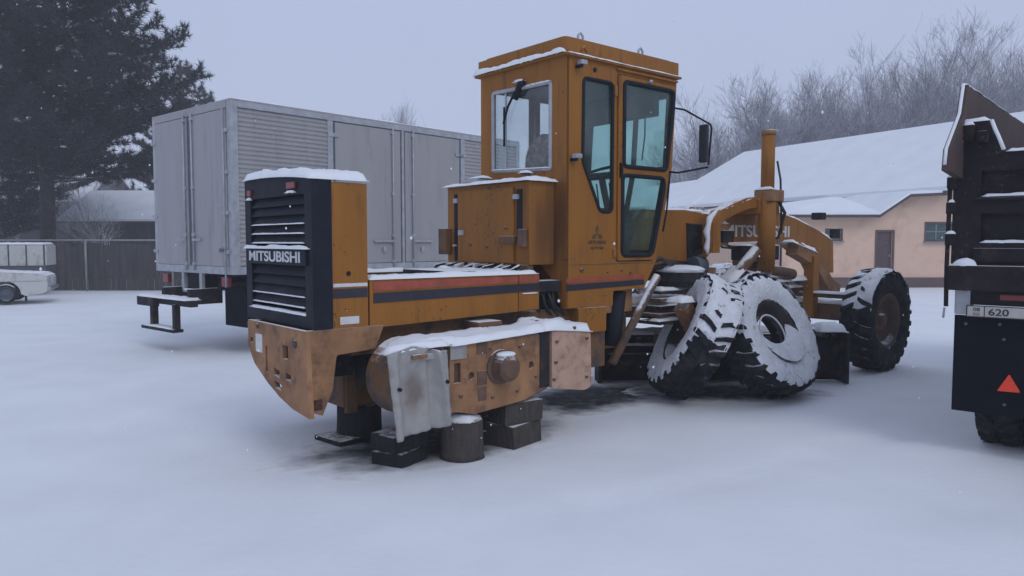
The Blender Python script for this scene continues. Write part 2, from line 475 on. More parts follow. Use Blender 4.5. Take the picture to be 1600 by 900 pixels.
def ring(name, loop, r, m, parent, at, plane='xz', flat=1.0):
    bm = bmesh.new()
    f3 = (lambda a, b: (a, at, b)) if plane == 'xz' else (lambda a, b: (at, a, b))
    pts = [Vector(f3(*p)) for p in loop]
    n, k = len(pts), 6
    nrm = Vector((0, 1, 0)) if plane == 'xz' else Vector((1, 0, 0))
    rings = []
    for i, p in enumerate(pts):
        d = (pts[(i + 1) % n] - pts[i - 1]).normalized()
        x = d.cross(nrm).normalized()
        rings.append([bm.verts.new(p + x * math.cos(2 * math.pi * j / k) * r + nrm * math.sin(2 * math.pi * j / k) * r * flat) for j in range(k)])
    for i in range(n):
        a, b = rings[i], rings[(i + 1) % n]
        for j in range(k):
            bm.faces.new((a[j], a[(j + 1) % k], b[(j + 1) % k], b[j]))
    return link(name, bm, m, parent, smooth=True)

def lathe(bm, prof, n=32, axis='y', a0=0.0, a1=2 * math.pi):
    """prof: list of (radius, along)"""
    rings = []
    full = abs(a1 - a0 - 2 * math.pi) < 1e-6
    cnt = n if full else n + 1
    for i in range(cnt):
        a = a0 + (a1 - a0) * i / n
        rings.append([bm.verts.new((math.cos(a) * r, t, math.sin(a) * r) if axis == 'y' else
                                   ((t, math.cos(a) * r, math.sin(a) * r) if axis == 'x' else (math.cos(a) * r, math.sin(a) * r, t)))
                      for r, t in prof])
    for i in range(n if full else n):
        a, b = rings[i], rings[(i + 1) % cnt]
        for j in range(len(prof) - 1):
            if prof[j][0] < 1e-6 and prof[j + 1][0] < 1e-6: continue
            bm.faces.new((a[j], b[j], b[j + 1], a[j + 1]))
    bmesh.ops.remove_doubles(bm, verts=bm.verts, dist=1e-5)
    return bm

def snow_bank(name, parent, x0, x1, y0, y1, z, h, zfun=None, seed=0, nx=None, ny=None, over=0.0, mtx=None, edge=0.05):
    """a soft lump of snow lying on a rectangle"""
    bm = bmesh.new()
    nx = nx or max(6, min(60, int((x1 - x0) / 0.035)))
    ny = ny or max(5, min(60, int((y1 - y0) / 0.035)))
    g, lo = [], []
    for i in range(nx + 1):
        row, rl = [], []
        for j in range(ny + 1):
            x = x0 - over + (x1 - x0 + 2 * over) * i / nx
            y = y0 - over + (y1 - y0 + 2 * over) * j / ny
            e = min((i / nx) * (x1 - x0), (1 - i / nx) * (x1 - x0), (j / ny) * (y1 - y0), (1 - j / ny) * (y1 - y0))
            f = min(1.0, e / edge)
            f = math.sqrt(max(0.0, 1 - (1 - f) ** 2))
            nz = noise.noise(Vector((x * 5 + seed, y * 5, seed * 1.7))) * 0.5 + noise.noise(Vector((x * 17, y * 17 + seed, 3))) * 0.3
            zz = z + (zfun(x, y) if zfun else 0)
            if f == 0:
                q = 0.012 * noise.noise(Vector((x * 21, y * 21, seed)))
                x += q; y += q
            row.append(bm.verts.new((x, y, zz + 0.003 + h * f * (1 + nz))))
            rl.append(bm.verts.new((x, y, zz - 0.002)) if (i in (0, nx) or j in (0, ny)) else None)
        g.append(row); lo.append(rl)
    for i in range(nx):
        for j in range(ny):
            bm.faces.new((g[i][j], g[i + 1][j], g[i + 1][j + 1], g[i][j + 1]))
    for i in range(nx):
        for j in (0, ny):
            bm.faces.new((g[i][j], g[i + 1][j], lo[i + 1][j], lo[i][j]))
    for j in range(ny):
        for i in (0, nx):
            bm.faces.new((g[i][j], g[i][j + 1], lo[i][j + 1], lo[i][j]))
    o = link(name, bm, 'snow', parent, smooth=True, matrix=mtx)
    return o

def text_part(name, s, size, m, parent, mtx, extr=0.003, bold=0.012, width=None, height=None):
    cu = bpy.data.curves.new(name, 'FONT')
    cu.body = s
    cu.size = size
    cu.extrude = extr
    cu.offset = bold * size
    cu.align_x = 'LEFT'
    tmp = bpy.data.objects.new(name + '_curve', cu)
    scene.collection.objects.link(tmp)
    dg = bpy.context.evaluated_depsgraph_get()
    dg.update()
    me = bpy.data.meshes.new_from_object(tmp.evaluated_get(dg))
    bpy.data.objects.remove(tmp)
    xs = [v.co.x for v in me.vertices]; ys = [v.co.y for v in me.vertices]
    sx = width / (max(xs) - min(xs)) if width else 1
    sy = height / (max(ys) - min(ys)) if height else 1
    for v in me.vertices:
        v.co.x = (v.co.x - min(xs)) * sx
        v.co.y = (v.co.y - min(ys)) * sy
    me.transform(mtx)
    me.materials.clear()
    me.materials.append(M[m])
    o = bpy.data.objects.new(name, me)
    scene.collection.objects.link(o)
    o.parent = parent
    return o

# ------------------------------------------------------------ wheels
def tyre_bm(Ro, Rr, w):
    h = w / 2
    prof = [(Rr - .01, -h * .62), (Rr + .015, -h * .86), (Rr + (Ro - Rr) * .35, -h * 1.02), (Ro - (Ro - Rr) * .28, -h * 1.03), (Ro - .05, -h * .95),
            (Ro - .035, -h * .8), (Ro - .03, 0), (Ro - .035, h * .8), (Ro - .05, h * .95), (Ro - (Ro - Rr) * .28, h * 1.03),
            (Rr + (Ro - Rr) * .35, h * 1.02), (Rr + .015, h * .86), (Rr - .01, h * .62)]
    bm = bmesh.new()
    lathe(bm, prof + [(Rr + .03, h * .5), (Rr + (Ro - Rr) * .6, h * .6), (Rr + (Ro - Rr) * .6, -h * .6), (Rr + .03, -h * .5), prof[0]], 48)
    return bm

def tread_bm(Ro, w, n=24):
    bm = bmesh.new()
    h = w / 2
    for s in (-1, 1):
        for k in range(n):
            a = 2 * math.pi * (k + (0.5 if s > 0 else 0)) / n
            jit = random.uniform(-.004, .004)
            # lug: a bar from the middle to the shoulder, swept back, its end folded over the shoulder
            st = [(0.02 * s, Ro - .04, Ro, 0.0, .026), (s * h * .55, Ro - .045, Ro - .002, .045, .030), (s * h * .97, Ro - .07, Ro - .018, .075, .034),
                  (s * h * 1.09, Ro - .15, Ro - .085, .085, .030)]
            rings = []
            for y, r0, r1, sh, hw in st:
                am = a + sh / Ro
                q = []
                for dr, da in ((r0, -hw), (r1 + jit, -hw * .85), (r1 + jit, hw * .85), (r0, hw)):
                    an = am + da / Ro
                    yy = y if dr != r0 or abs(y) < h * .5 else y - s * .03
                    q.append(bm.verts.new((math.cos(an) * dr, yy, math.sin(an) * dr)))
                rings.append(q)
            for p, q in zip(rings, rings[1:]):
                for j in range(4):
                    bm.faces.new((p[j], p[(j + 1) % 4], q[(j + 1) % 4], q[j]))
            bm.faces.new(rings[0][::-1]); bm.faces.new(rings[-1])
    return bm

def rim_bm(Rr, w, hole=0.0, dish=0.05):
    h = w / 2
    bm = bmesh.new()
    y0 = -h * .86
    prof = [(hole, y0 + dish + .06), (Rr * .55 if hole < Rr * .5 else hole + .02, y0 + dish + .06), (Rr * .78, y0 + dish + .085), (Rr * .9, y0 + dish + .03),
            (Rr * .93, y0 + .015), (Rr + .02, y0), (Rr + .012, y0 + .02), (Rr - .01, y0 + .03), (Rr - .03, h * .4), (Rr + .01, h * .8), (Rr - .02, h * .8),
            (Rr * .82, h * .35), (Rr * .78, y0 + dish + .11), (max(hole, .01), y0 + dish + .09)]
    if hole > 0: prof.append(prof[0])
    lathe(bm, prof, 40)
    return bm

def axis_m(c, a):
    """matrix putting a wheel at c with its outer face (-y) looking along a"""
    a = Vector(a).normalized()
    ey = -a
    ez = (Vector((0, 0, 1)) - ey * ey.z).normalized()
    ex = ey.cross(ez)
    return frame_m(c, ex, ey, ez)

# ------------------------------------------------------------ ground
def warp(t, a=300.0, b=14.0):
    return math.copysign((abs(t) ** 2.6) * a + abs(t) * b, t)

def track(x, y):
    d = 0.0
    for (x0, y0, x1, y1) in ((-3.4, 2.2, 1.6, 5.2), (-2.4, 1.6, 3.4, 5.0), (-9, 8.2, -2.6, 9.3), (-0.5, 2.6, 3.6, 3.6)):
        vx, vy = x1 - x0, y1 - y0
        L = math.hypot(vx, vy)
        t = ((x - x0) * vx + (y - y0) * vy) / L
        s = ((x - x0) * vy - (y - y0) * vx) / L
        s += 0.15 * noise.noise(Vector((t * .4, 3, x0)))
        w = max(0.0, 1 - abs(s) / 0.16)
        if -1 < t < L + 4: d -= 0.034 * w * w * (3 - 2 * w)
        w2 = max(0.0, 1 - abs(abs(s) - 0.2) / 0.08)
        if -1 < t < L + 4: d += 0.004 * w2
    return d

def ground_z(x, y):
    r = math.hypot(x, y)
    if r > 40: return 0.0
    k = 1 - r / 40
    z = 0.045 * noise.noise(Vector((x * .35, y * .35, 0))) + 0.022 * noise.noise(Vector((x * 1.3, y * 1.3, 4))) + 0.006 * noise.noise(Vector((x * 4, y * 4, 8)))
    return (z + (track(x, y) if r < 16 else 0)) * k

N = 260
vs, fs = [], []
for j in range(N + 1):
    for i in range(N + 1):
        x, y = warp(2 * i / N - 1), warp(2 * j / N - 1) + 6
        vs.append((x, y, ground_z(x, y)))
for j in range(N):
    for i in range(N):
        a = j * (N + 1) + i
        fs.append((a, a + 1, a + N + 2, a + N + 1))
g = link_py('ground', vs, fs, 'snow', smooth=True)
tag(g, 'flat yard covered in fresh snow', kind='structure')

def shade_patch(cx, cy, rx, ry, rz, seed):  # dark sheet on the snow, painted as the soft shadow beneath things
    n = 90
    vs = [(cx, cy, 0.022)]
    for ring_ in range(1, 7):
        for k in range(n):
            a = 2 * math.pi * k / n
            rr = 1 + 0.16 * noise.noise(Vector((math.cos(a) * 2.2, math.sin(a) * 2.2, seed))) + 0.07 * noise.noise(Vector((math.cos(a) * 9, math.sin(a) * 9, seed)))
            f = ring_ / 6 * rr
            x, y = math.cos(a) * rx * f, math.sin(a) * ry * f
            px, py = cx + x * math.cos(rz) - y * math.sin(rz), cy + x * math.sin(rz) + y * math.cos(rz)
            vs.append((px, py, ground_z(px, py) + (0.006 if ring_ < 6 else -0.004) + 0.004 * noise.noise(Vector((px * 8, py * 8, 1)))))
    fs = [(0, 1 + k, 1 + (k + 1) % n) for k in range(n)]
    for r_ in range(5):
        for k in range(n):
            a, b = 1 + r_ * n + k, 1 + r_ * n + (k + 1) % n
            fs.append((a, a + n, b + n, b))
    o = link_py('ground_shade', vs, fs, 'bare', smooth=True)
    at = o.data.attributes.new('shade_fade', 'FLOAT', 'POINT')
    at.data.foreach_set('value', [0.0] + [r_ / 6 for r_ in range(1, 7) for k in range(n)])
    tag(o, 'soft dark shade under the machine, painted as a patch on the snow', kind='structure')

# ------------------------------------------------------------ motor grader
GO, GY = (0.51, 6.8, 0.0), R(40)
GM = Matrix.Translation(GO) @ Matrix.Rotation(GY, 4, 'Z')
def gw(u, v, z=0.0):
    return GM @ Vector((u, v, z))
shade_patch(*gw(-1.30, .22)[:2], 1.5, .80, GY, 1)
shade_patch(*gw(.9, .6)[:2], 1.2, .75, GY, 2)
shade_patch(2.3, 8.1, 1.35, .62, 0.02, 3)

GR = thing('motor_grader', 'ochre yellow motor grader without rear wheels propped on wooden blocks', 'road grader', GO, GY)
def gp(name, m, *a, **k):
    return part(name, m, GR, *a, **k)

# rear hood with black louvred shell
HU = -2.48
def hood_top(v): return 2.085 + 0.022 * math.sin(math.pi * min(1, max(0, v / 1.21))) ** 0.7 + .04 * v
bm = bmesh.new()
n = 14
ra, rb = [], []
for i in range(n + 1):
    v = 1.21 * i / n
    ra.append(v); 
prof = [(v, hood_top(v) - 0.02) for v in ra]
outl = [(0, 1.03), (1.21, 1.03)] + [(v, z) for v, z in reversed(prof)]
hood = link('hood', plate(outl, t=.28, plane='yz', at=-2.325), 'yellow', GR)
hood['label'] = 'plain ochre side of the rear hood'
G1 = (.105, 1.105)
shell = link('grille_shell', plate([(-.012, 1.035), (1.222, 1.035)] + [(min(1.222, max(-.012, v * 1.02 - .012)), hood_top(v)) for v in reversed(ra)],
        [[(G1[0], 1.60), (G1[1], 1.60), (G1[1], 1.985), (G1[0], 1.985)], [(G1[0], 1.125), (G1[1], 1.125), (G1[1], 1.475), (G1[0], 1.475)]],
        t=.15, plane='yz', at=HU), 'black', GR)
link('radiator_core', B(-2.35, -2.335, .02, 1.19, 1.05, 2.05, 0), 'gasket', GR)
def louvre(z):
    bm = bmesh.new()
    box(bm, 0, .075, G1[0] + .004, G1[1] - .004, -.005, .005, .002)
    bm.transform(Matrix.Translation((HU + .010, 0, z - .03)) @ Matrix.Rotation(R(-62), 4, 'Y'))
    o = link('louvre', bm, 'black', shell)
    return o
for z in (1.945, 1.875, 1.805, 1.735, 1.665): louvre(z)
for z in (1.43, 1.355, 1.28, 1.205): louvre(z)
for z, hh in ((1.735, .010), (1.805, .008), (1.665, .010), (1.205, .008), (1.28, .006)):
    snow_bank('louvre_snow', shell, HU - .004, HU + .02, G1[0] + .02, G1[1] - .02, z - .028, hh * .6, seed=z, edge=.01, nx=4)
gp('name_bar', 'black', HU - .022, HU - .001, .06, 1.13, 1.478, 1.595, .004)
snow_bank('snow_cap', GR, HU - .045, HU + .0, .02, 1.17, 1.597, .02, seed=5, edge=.02, nx=5)
snow_bank('snow_cap', GR, HU - .012, HU + .05, .1, 1.14, 1.126, .014, seed=9, edge=.02, nx=5)
text_part('lettering', 'MITSUBISHI', .1, 'white', GR, frame_m((HU - .0225, 1.09, 1.498), (0, -1, 0), (0, 0, 1), (-1, 0, 0)), width=.95, height=.080, bold=.02)
snow_bank('snow_cap', GR, HU - .02, -2.03, -.02, 1.23, 0, .055, zfun=lambda x, y: hood_top(min(1.21, max(0, y))) + .0, seed=2, nx=14, ny=34, edge=.06)
for v, w_ in ((.30, .14), (1.1, .07)):
    gp('tail_lamp', 'red_lamp', HU - .018, HU - .001, v - w_ / 2, v + w_ / 2, 2.03 - (.02 if v > 1 else 0), 2.075 - (.02 if v > 1 else 0), .004)
    snow_bank('snow_cap', GR, HU - .03, HU, v - w_ / 2, v + w_ / 2, 2.0 - (.02 if v > 1 else 0), .014, seed=v, edge=.01, nx=4)
# side stripes on hood
gp('stripe', 'white', -2.322, -2.05, -.004, .002, 1.325, 1.350, 0)
gp('stripe', 'navy', -2.322, -2.05, -.004, .002, 1.245, 1.312, 0)
gp('tow_label', 'white', -2.27, -2.12, -.004, .002, 1.055, 1.11, 0)
rod('lifting_hole', 'gasket', GR, [(-2.2, -.004, 1.42), (-2.2, .01, 1.42)], .018, 12)
# striped side panels with deck
for v0, nm in ((0.0, 'near'), (1.16, 'far')):
    lo = plate([(-2.03, 1.012), (-.60, 1.05), (-.60, 1.37), (-2.03, 1.37)], t=.05, plane='xz', at=v0)
    o = link('side_panel', lo, 'yellow', GR)
lo = plate([(-.592, 1.052), (-.36, 1.058), (-.36, 1.372), (-.592, 1.37)], t=.05, plane='xz', at=-.004)
link('side_panel', lo, 'yellow', GR)
link('stripe', plate([(-2.0, 1.285), (-.60, 1.30), (-.60, 1.352), (-2.0, 1.352)], t=.006, plane='xz', at=-.006), 'red', GR)
link('stripe', plate([(-2.0, 1.195), (-.60, 1.215), (-.60, 1.285), (-2.0, 1.27)], t=.006, plane='xz', at=-.006), 'navy', GR)
link('stripe', plate([(-.59, 1.30), (-.362, 1.303), (-.362, 1.352), (-.59, 1.352)], t=.006, plane='xz', at=-.0095), 'red', GR)
link('stripe', plate([(-.59, 1.218), (-.362, 1.22), (-.362, 1.288), (-.59, 1.287)], t=.006, plane='xz', at=-.0095), 'navy', GR)
snow_bank('snow_cap', GR, -2.03, -.37, -.012, .13, 1.37, .03, seed=11, ny=6)
snow_bank('snow_cap', GR, -2.03, -1.0, 1.12, 1.22, 1.372, .03, seed=12, ny=6)
snow_bank('snow_cap', GR, -.55, -.38, -.014, .05, 1.20, .008, seed=13, ny=4)
gp('deck', 'dark_iron', -2.03, -.05, .05, 1.16, 1.2, 1.30)
gp('deck_rail', 'black', -2.03, -1.25, 1.05, 1.12, 1.30, 1.345)
# engine clutter on the deck in front of the tall box
gp('engine_block', 'dark_iron', -1.1, -.35, .25, 1.05, 1.30, 1.40, .02)
for k in range(16):
    u, v = random.uniform(-.62, -.42), .2 + .072 * k
    rod('pipe_fitting', random.choice(['dark_iron', 'alu_light', 'dark_iron']), GR, [(u, v, 1.30), (u + .03, v + random.uniform(-.03, .03), 1.38 + random.uniform(0, .06)), (u + .14, v, 1.43)], random.uniform(.010, .022), 6)
for k in range(5):
    snow_bank('snow_cap', GR, -.66, -.56, .2 + .2 * k, .34 + .2 * k, 1.385 - .02 * (k % 2), .03, seed=20 + k, edge=.04)
gp('engine_block', 'dark_iron', -.66, -.55, .2, 1.2, 1.30, 1.385, .02)
# tall box behind the cab
tb = link('tank_box', B(-.345, -.04, .14, 1.40, 1.44, 2.19, .015), 'yellow_soot', GR)
gp('tank_door', 'yellow', -.372, -.345, .34, 1.19, 1.45, 2.14, .01)
gp('corner_channel', 'gasket', -.353, -.344, 1.215, 1.275, 1.46, 2.12, .002)
gp('corner_channel', 'gasket', -.353, -.344, .235, .31, 1.62, 2.12, .002)
gp('bracket', 'yellow_dirty', -.42, -.345, 1.33, 1.46, 1.52, 1.78, .01)
gp('hinge', 'alu_light', -.385, -.345, 1.19, 1.25, 2.03, 2.075, .006)
gp('hinge', 'alu_light', -.385, -.345, .27, .33, 2.03, 2.075, .006)
gp('latch', 'alu_light', -.392, -.37, 1.08, 1.16, 1.71, 1.76, .006)
gp('latch', 'alu_light', -.38, -.345, 1.22, 1.27, 1.60, 1.62, .004)
gp('bracket', 'yellow_dirty', -.40, -.345, .30, .52, 1.63, 1.70, .01)
gp('bracket', 'rim', -.39, -.345, .17, .26, 1.60, 1.76, .01)
for v, z in ((.98, 1.62), (.72, 1.60), (.44, 1.77)):
    rod('bolt', 'rim', GR, [(-.385, v, z), (-.37, v, z)], .016, 8)
gp('box_leg', 'yellow_dirty', -.35, -.28, 1.1, 1.28, 1.3, 1.44, .01)
gp('box_leg', 'yellow_dirty', -.35, -.28, .16, .28, 1.3, 1.44, .01)
gp('box_leg', 'alu_light', -.36, -.34, .98, 1.04, 1.38, 1.46, .004)
snow_bank('snow_cap', GR, -.41, -.0, .1, 1.42, 2.19, .03, seed=31)
rod('filler_cap', 'alu_light', GR, [(-.2, 1.05, 2.2), (-.2, 1.05, 2.27)], .09, 16)
snow_bank('snow_cap', GR, -.27, -.13, .93, 1.17, 2.27, .02, seed=32)
rod('filler_cap', 'rim', GR, [(-.15, .42, 2.2), (-.15, .42, 2.29)], .045, 12)
snow_bank('snow_cap', GR, -.2, -.1, .36, .48, 2.285, .018, seed=33)

# ---- cab
CR = 3.305
rear_out = [(0, 1.04), (.05, 1.04), (.13, 1.25), (.36, 1.44), (1.25, 1.44), (1.25, 3.335), (0, CR)]
rw = rounded([(.205, 2.315), (1.045, 2.35), (1.045, 3.12), (.205, 3.10)], .03)
link('cab_wall', plate(rear_out, [rw], t=.03, plane='yz', at=-.03), 'yellow_soot', GR)
ring('window_frame', rw, .02, 'alu_light', GR, -.032, 'yz')
link('window_pane', plate(shrink(rw, .01), t=.006, plane='yz', at=-.015), 'glass_clear', GR)
gp('sliding_frame', 'alu_light', -.028, -.018, .85, .872, 2.34, 3.10, .002)
side_out = [(-.028, 1.04), (.598, 1.04), (.60, 1.175), (1.06, 1.19), (1.235, 1.45), (1.47, 2.38), (1.535, CR), (-.028, CR)]
sw = rounded([(.184, 3.135), (.575, 3.135), (.572, 1.93), (.41, 1.93), (.174, 2.38)], .05)
dr = rounded([(.635, 3.235), (1.50, 3.235), (1.428, 2.36), (1.195, 1.455), (.635, 1.455)], .03)
link('cab_wall', plate(side_out, [sw, dr], t=.03, plane='xz', at=0), 'yellow', GR)
link('window_pane', plate(shrink(sw, -.005), t=.006, plane='xz', at=.012), 'glass_teal', GR)
ring('window_gasket', sw, .018, 'gasket', GR, .0, 'xz')
w1 = rounded([(.715, 3.17), (1.465, 3.17), (1.455, 3.0), (1.36, 2.37), (.715, 2.37)], .05)
w2 = rounded([(.70, 2.285), (1.315, 2.285), (1.33, 2.2), (1.15, 1.515), (.70, 1.515)], .06)
door = link('door', plate(shrink(dr, .012), [w1, w2], t=.03, plane='xz', at=-.018), 'yellow', GR)
link('door_pane', plate(w1, t=.006, plane='xz', at=-.006), 'glass_teal', door)
link('door_pane', plate(w2, t=.006, plane='xz', at=-.006), 'glass_teal', door)
ring('door_gasket', w1, .021, 'gasket', door, -.02, 'xz')
ring('door_gasket', w2, .021, 'gasket', door, -.02, 'xz')
link('door_handle', B(.655, .685, -.045, -.018, 2.26, 2.40, .006), 'gasket', door)
for z in (3.19, ):
    rod('door_stay', 'alu_light', GR, [(1.06, -.035, 3.21), (1.10, -.035, 3.22)], .016, 8)
gp('drip_rail', 'yellow', .62, 1.52, -.03, .0, 3.262, 3.28, .003)
# far wall, front wall, floor, lining
sw2 = [(.05, 3.17), (.62, 3.17), (.62, 1.75), (.05, 1.95)]
link('cab_wall', plate(side_out, [sw2, w1, w2], t=.03, plane='xz', at=1.22), 'yellow', GR)
for w in (sw2, w1, w2):
    link('window_pane', plate(w, t=.005, plane='xz', at=1.23), 'glass_far', GR)
    ring('window_gasket', w, .028, 'gasket', GR, 1.215, 'xz')
def front_u(z): return 1.535 - (CR - z) * (.065 / .93) if z > 2.38 else 1.47 - (2.38 - z) * (.235 / .93)
bm = bmesh.new()
for (z0, z1) in ((1.45, 1.56), (2.34, 2.42), (3.12, CR)):
    vsb = [bm.verts.new((front_u(z) + d, v, z)) for z in (z0, z1) for v in (.03, 1.22) for d in (-.03, 0)]
    for q in ((0, 1, 3, 2), (4, 6, 7, 5), (0, 4, 5, 1), (2, 3, 7, 6), (0, 2, 6, 4), (1, 5, 7, 3)): bm.faces.new([vsb[i] for i in q])
link('front_frame', bm, 'headliner', GR)
for v in (.05, .5, .72, 1.17):
    if v in (.5, .72):
        rod('window_post', 'headliner', GR, [(front_u(1.5) - .02, v, 1.5), (front_u(2.38) - .02, v, 2.38), (front_u(3.2) - .02, v, 3.2)], .03, 6)
    else:
        rod('window_post', 'headliner', GR, [(front_u(1.5) - .03, v, 1.5), (front_u(2.38) - .03, v, 2.38), (front_u(3.2) - .03, v, 3.2)], .04, 6)
for z0, z1 in ((1.56, 2.34), (2.42, 3.12)):
    vq = [(front_u(z0) - .012, .05, z0), (front_u(z0) - .012, 1.2, z0), (front_u(z1) - .012, 1.2, z1), (front_u(z1) - .012, .05, z1)]
    vq += [(a + .005, b, c) for a, b, c in vq]
    link_py('windscreen_pane', vq, [(0, 1, 2, 3), (7, 6, 5, 4), (0, 4, 5, 1), (2, 6, 7, 3), (1, 5, 6, 2), (0, 3, 7, 4)], 'glass_far', GR)
gp('cab_floor', 'headliner', 0.0, 1.2, .03, 1.22, 1.41, 1.45, 0)
gp('roof_lining', 'headliner', .0, 1.5, .03, 1.22, 3.19, 3.30, 0)
link('cab_roof', plate(rounded([(-.055, -.022), (1.56, -.022), (1.56, 1.285), (-.055, 1.285)], .05), t=.135, plane='xy', at=3.325), 'yellow', GR)
link('roof_crown', plate(rounded([(-.0, .05), (1.5, .05), (1.5, 1.22), (-.0, 1.22)], .05), t=.03, plane='xy', at=3.46), 'yellow', GR)
gp('roof_ledge', 'yellow', -.075, 1.565, -.038, 1.3, 3.303, 3.322, .003)
snow_bank('snow_cap', GR, -.10, -.052, -.03, 1.3, 3.323, .042, seed=41, nx=4, edge=.02)
snow_bank('snow_cap', GR, -.05, 1.56, -.045, -.018, 3.322, .009, seed=42, ny=3, edge=.02)
snow_bank('snow_cap', GR, .03, 1.47, .08, 1.2, 3.49, .022, seed=43, nx=20, ny=16)
for u in (.17, 1.0):
    rod('lifting_eye', 'alu_light', GR, [(u - .03, .03, 3.455), (u - .03, .03, 3.51), (u, .03, 3.54), (u + .03, .03, 3.51), (u + .03, .03, 3.455)], .012, 6)
rod('lifting_eye', 'yellow', GR, [(.12, -.025, 3.36), (.16, -.03, 3.40), (.2, -.025, 3.36)], .01, 6)
# lamps and small fittings on the cab side
for u, z in ((.09, 3.235), (.03, 2.40)):
    gp('lamp_bracket', 'gasket', u - .015, u + .02, -.07, .0, z - .03, z - .005, .003)
    o = link('marker_lamp', B(u - .02, u + .055, -.09, -.03, z - .005, z + .035, .008), 'alu_light', GR)
rod('bolt', 'gasket', GR, [(.325, -.012, 3.225), (.325, .0, 3.225)], .02, 10)
for u, z, r_ in ((.17, 1.385, .02), (.52, 1.36, .01), (.72, 1.37, .014), (.85, 1.345, .016), (1.15, 1.39, .016), (1.3, 1.39, .01)):
    if u < 1.15: rod('bolt', 'rim', GR, [(u, -.012, z), (u, .0, z)], r_, 8)
gp('hinge', 'yellow', .585, .625, -.02, 0, 1.50, 1.58, .004)
gp('hinge', 'yellow', .585, .625, -.02, 0, 3.02, 3.12, .004)
gp('panel_seam', 'yellow_dirty', -.028, 1.20, -.0035, .002, 1.434, 1.442, 0)
link('stripe', plate([(-.025, 1.272), (1.05, 1.285), (1.05, 1.325), (-.025, 1.318)], t=.006, plane='xz', at=-.005), 'red', GR)
link('stripe', plate([(-.025, 1.20), (1.05, 1.222), (1.05, 1.272), (-.025, 1.258)], t=.006, plane='xz', at=-.005), 'navy', GR)
# three-diamond mark and caution text below the side window
def diamond(cx, cz, a, ang):
    c, s = math.cos(ang), math.sin(ang)
    w = a * .58
    return [(cx, cz), (cx + c * a - s * w * .5 * 1.0 - c * a * .5, cz + s * a * .5 + c * w * .5), (cx + c * a, cz + s * a), (cx + c * a * .5 + s * w * .5, cz + s * a * .5 - c * w * .5)]
bm = bmesh.new()
for k in range(3):
    ang = math.pi / 2 + k * 2 * math.pi / 3
    q = diamond(.375, 1.72, .085, ang)
    vs_ = [bm.verts.new((x, y, z)) for y in (-.004, .001) for x, z in q]
    bm.faces.new(vs_[:4]); bm.faces.new(vs_[4:][::-1])
    for i in range(4): bm.faces.new((vs_[i], vs_[(i + 1) % 4], vs_[4 + (i + 1) % 4], vs_[4 + i]))
link('emblem', bm, 'decal', GR)
text_part('emblem_lettering', 'MITSUBISHI', .1, 'decal', GR, frame_m((.26, -.0008, 1.625), (1, 0, 0), (0, 0, 1), (0, -1, 0)), width=.23, height=.035)
text_part('emblem_lettering', 'MOTORS', .1, 'decal', GR, frame_m((.29, -.0008, 1.575), (1, 0, 0), (0, 0, 1), (0, -1, 0)), width=.17, height=.028)
# seat, wheel, controls inside
bm = bmesh.new()
bmesh.ops.create_icosphere(bm, subdivisions=3, radius=1)
bm.transform(Matrix.Translation((.33, .70, 2.42)) @ Matrix.Diagonal((.11, .25, .30, 1)))
seat = link('seat_back', bm, 'seat', GR, True)
gp('seat_cushion', 'seat', .3, .85, .45, .97, 1.85, 2.0, .05)
gp('seat_base', 'headliner', .35, .75, .35, .72, 1.45, 1.85, .02)
bm = bmesh.new()
lathe(bm, [(.21 + .016 * math.cos(t * math.pi / 4), .016 * math.sin(t * math.pi / 4)) for t in range(9)], 28, 'z')
bm.transform(Matrix.Translation((1.0, .55, 2.36)) @ Matrix.Rotation(R(-22), 4, 'Y'))
link('steering_wheel', bm, 'gasket', GR, True)
rod('steering_column', 'gasket', GR, [(1.0, .55, 2.36), (1.14, .55, 1.9), (1.1, .55, 1.45)], .035, 8)
for k in range(6):
    rod('control_lever', 'gasket', GR, [(1.08, .32 + .09 * k, 1.7), (.98, .32 + .09 * k, 2.22 + .03 * (k % 2))], .008, 6)
gp('control_console', 'headliner', 1.0, 1.16, .3, .8, 1.5, 2.0, .03)
gp('sun_visor', 'headliner', 1.30, 1.36, .08, 1.15, 2.92, 3.18, .02)
gp('fuse_box', 'headliner', .72, .92, .08, .3, 1.46, 1.72, .01)
rod('wiper_arm', 'gasket', GR, [(-.045, .70, 3.08), (-.05, .80, 2.95), (-.05, .865, 2.80)], .012, 6)
rod('wiper_motor', 'gasket', GR, [(-.035, .70, 3.02), (-.06, .60, 3.14), (-.05, .55, 3.15)], [.03, .035, .028], 8)
rod('wiper_blade', 'gasket', GR, [(-.045, .86, 2.96), (-.045, .86, 2.58)], .010, 6)
snow_bank('snow_cap', GR, -.08, -.03, .55, .7, 3.165, .02, seed=47, nx=4, edge=.02)
rod('wiper_arm', 'gasket', GR, [(1.46, .35, 3.1), (1.40, .30, 2.75), (1.38, .32, 2.5)], .008, 6)
snow_bank('snow_cap', GR, -.05, -.028, .2, .62, 3.11, .014, seed=48, nx=3, edge=.01)
snow_bank('snow_cap', GR, -.058, -.028, .2, 1.05, 2.325, .006, zfun=lambda x, y: (y - .2) * .04, seed=49, nx=3, edge=.01)
# mirror
rod('mirror_arm', 'gasket', GR, [(1.49, 0, 3.01), (1.56, -.08, 2.99), (1.70, -.30, 2.83), (1.705, -.31, 2.79), (1.66, -.31, 2.42)], .010, 8)
rod('mirror_arm', 'gasket', GR, [(1.40, 0, 2.36), (1.45, -.1, 2.345), (1.66, -.31, 2.40)], .010, 8)
rod('grab_rail', 'gasket', GR, [(1.42, -.02, 2.36), (1.37, -.02, 1.95), (1.34, .0, 1.75)], .010, 6)
link('mirror', B(1.58, 1.62, -.345, -.245, 2.44, 2.82, .02), 'mirror', GR)
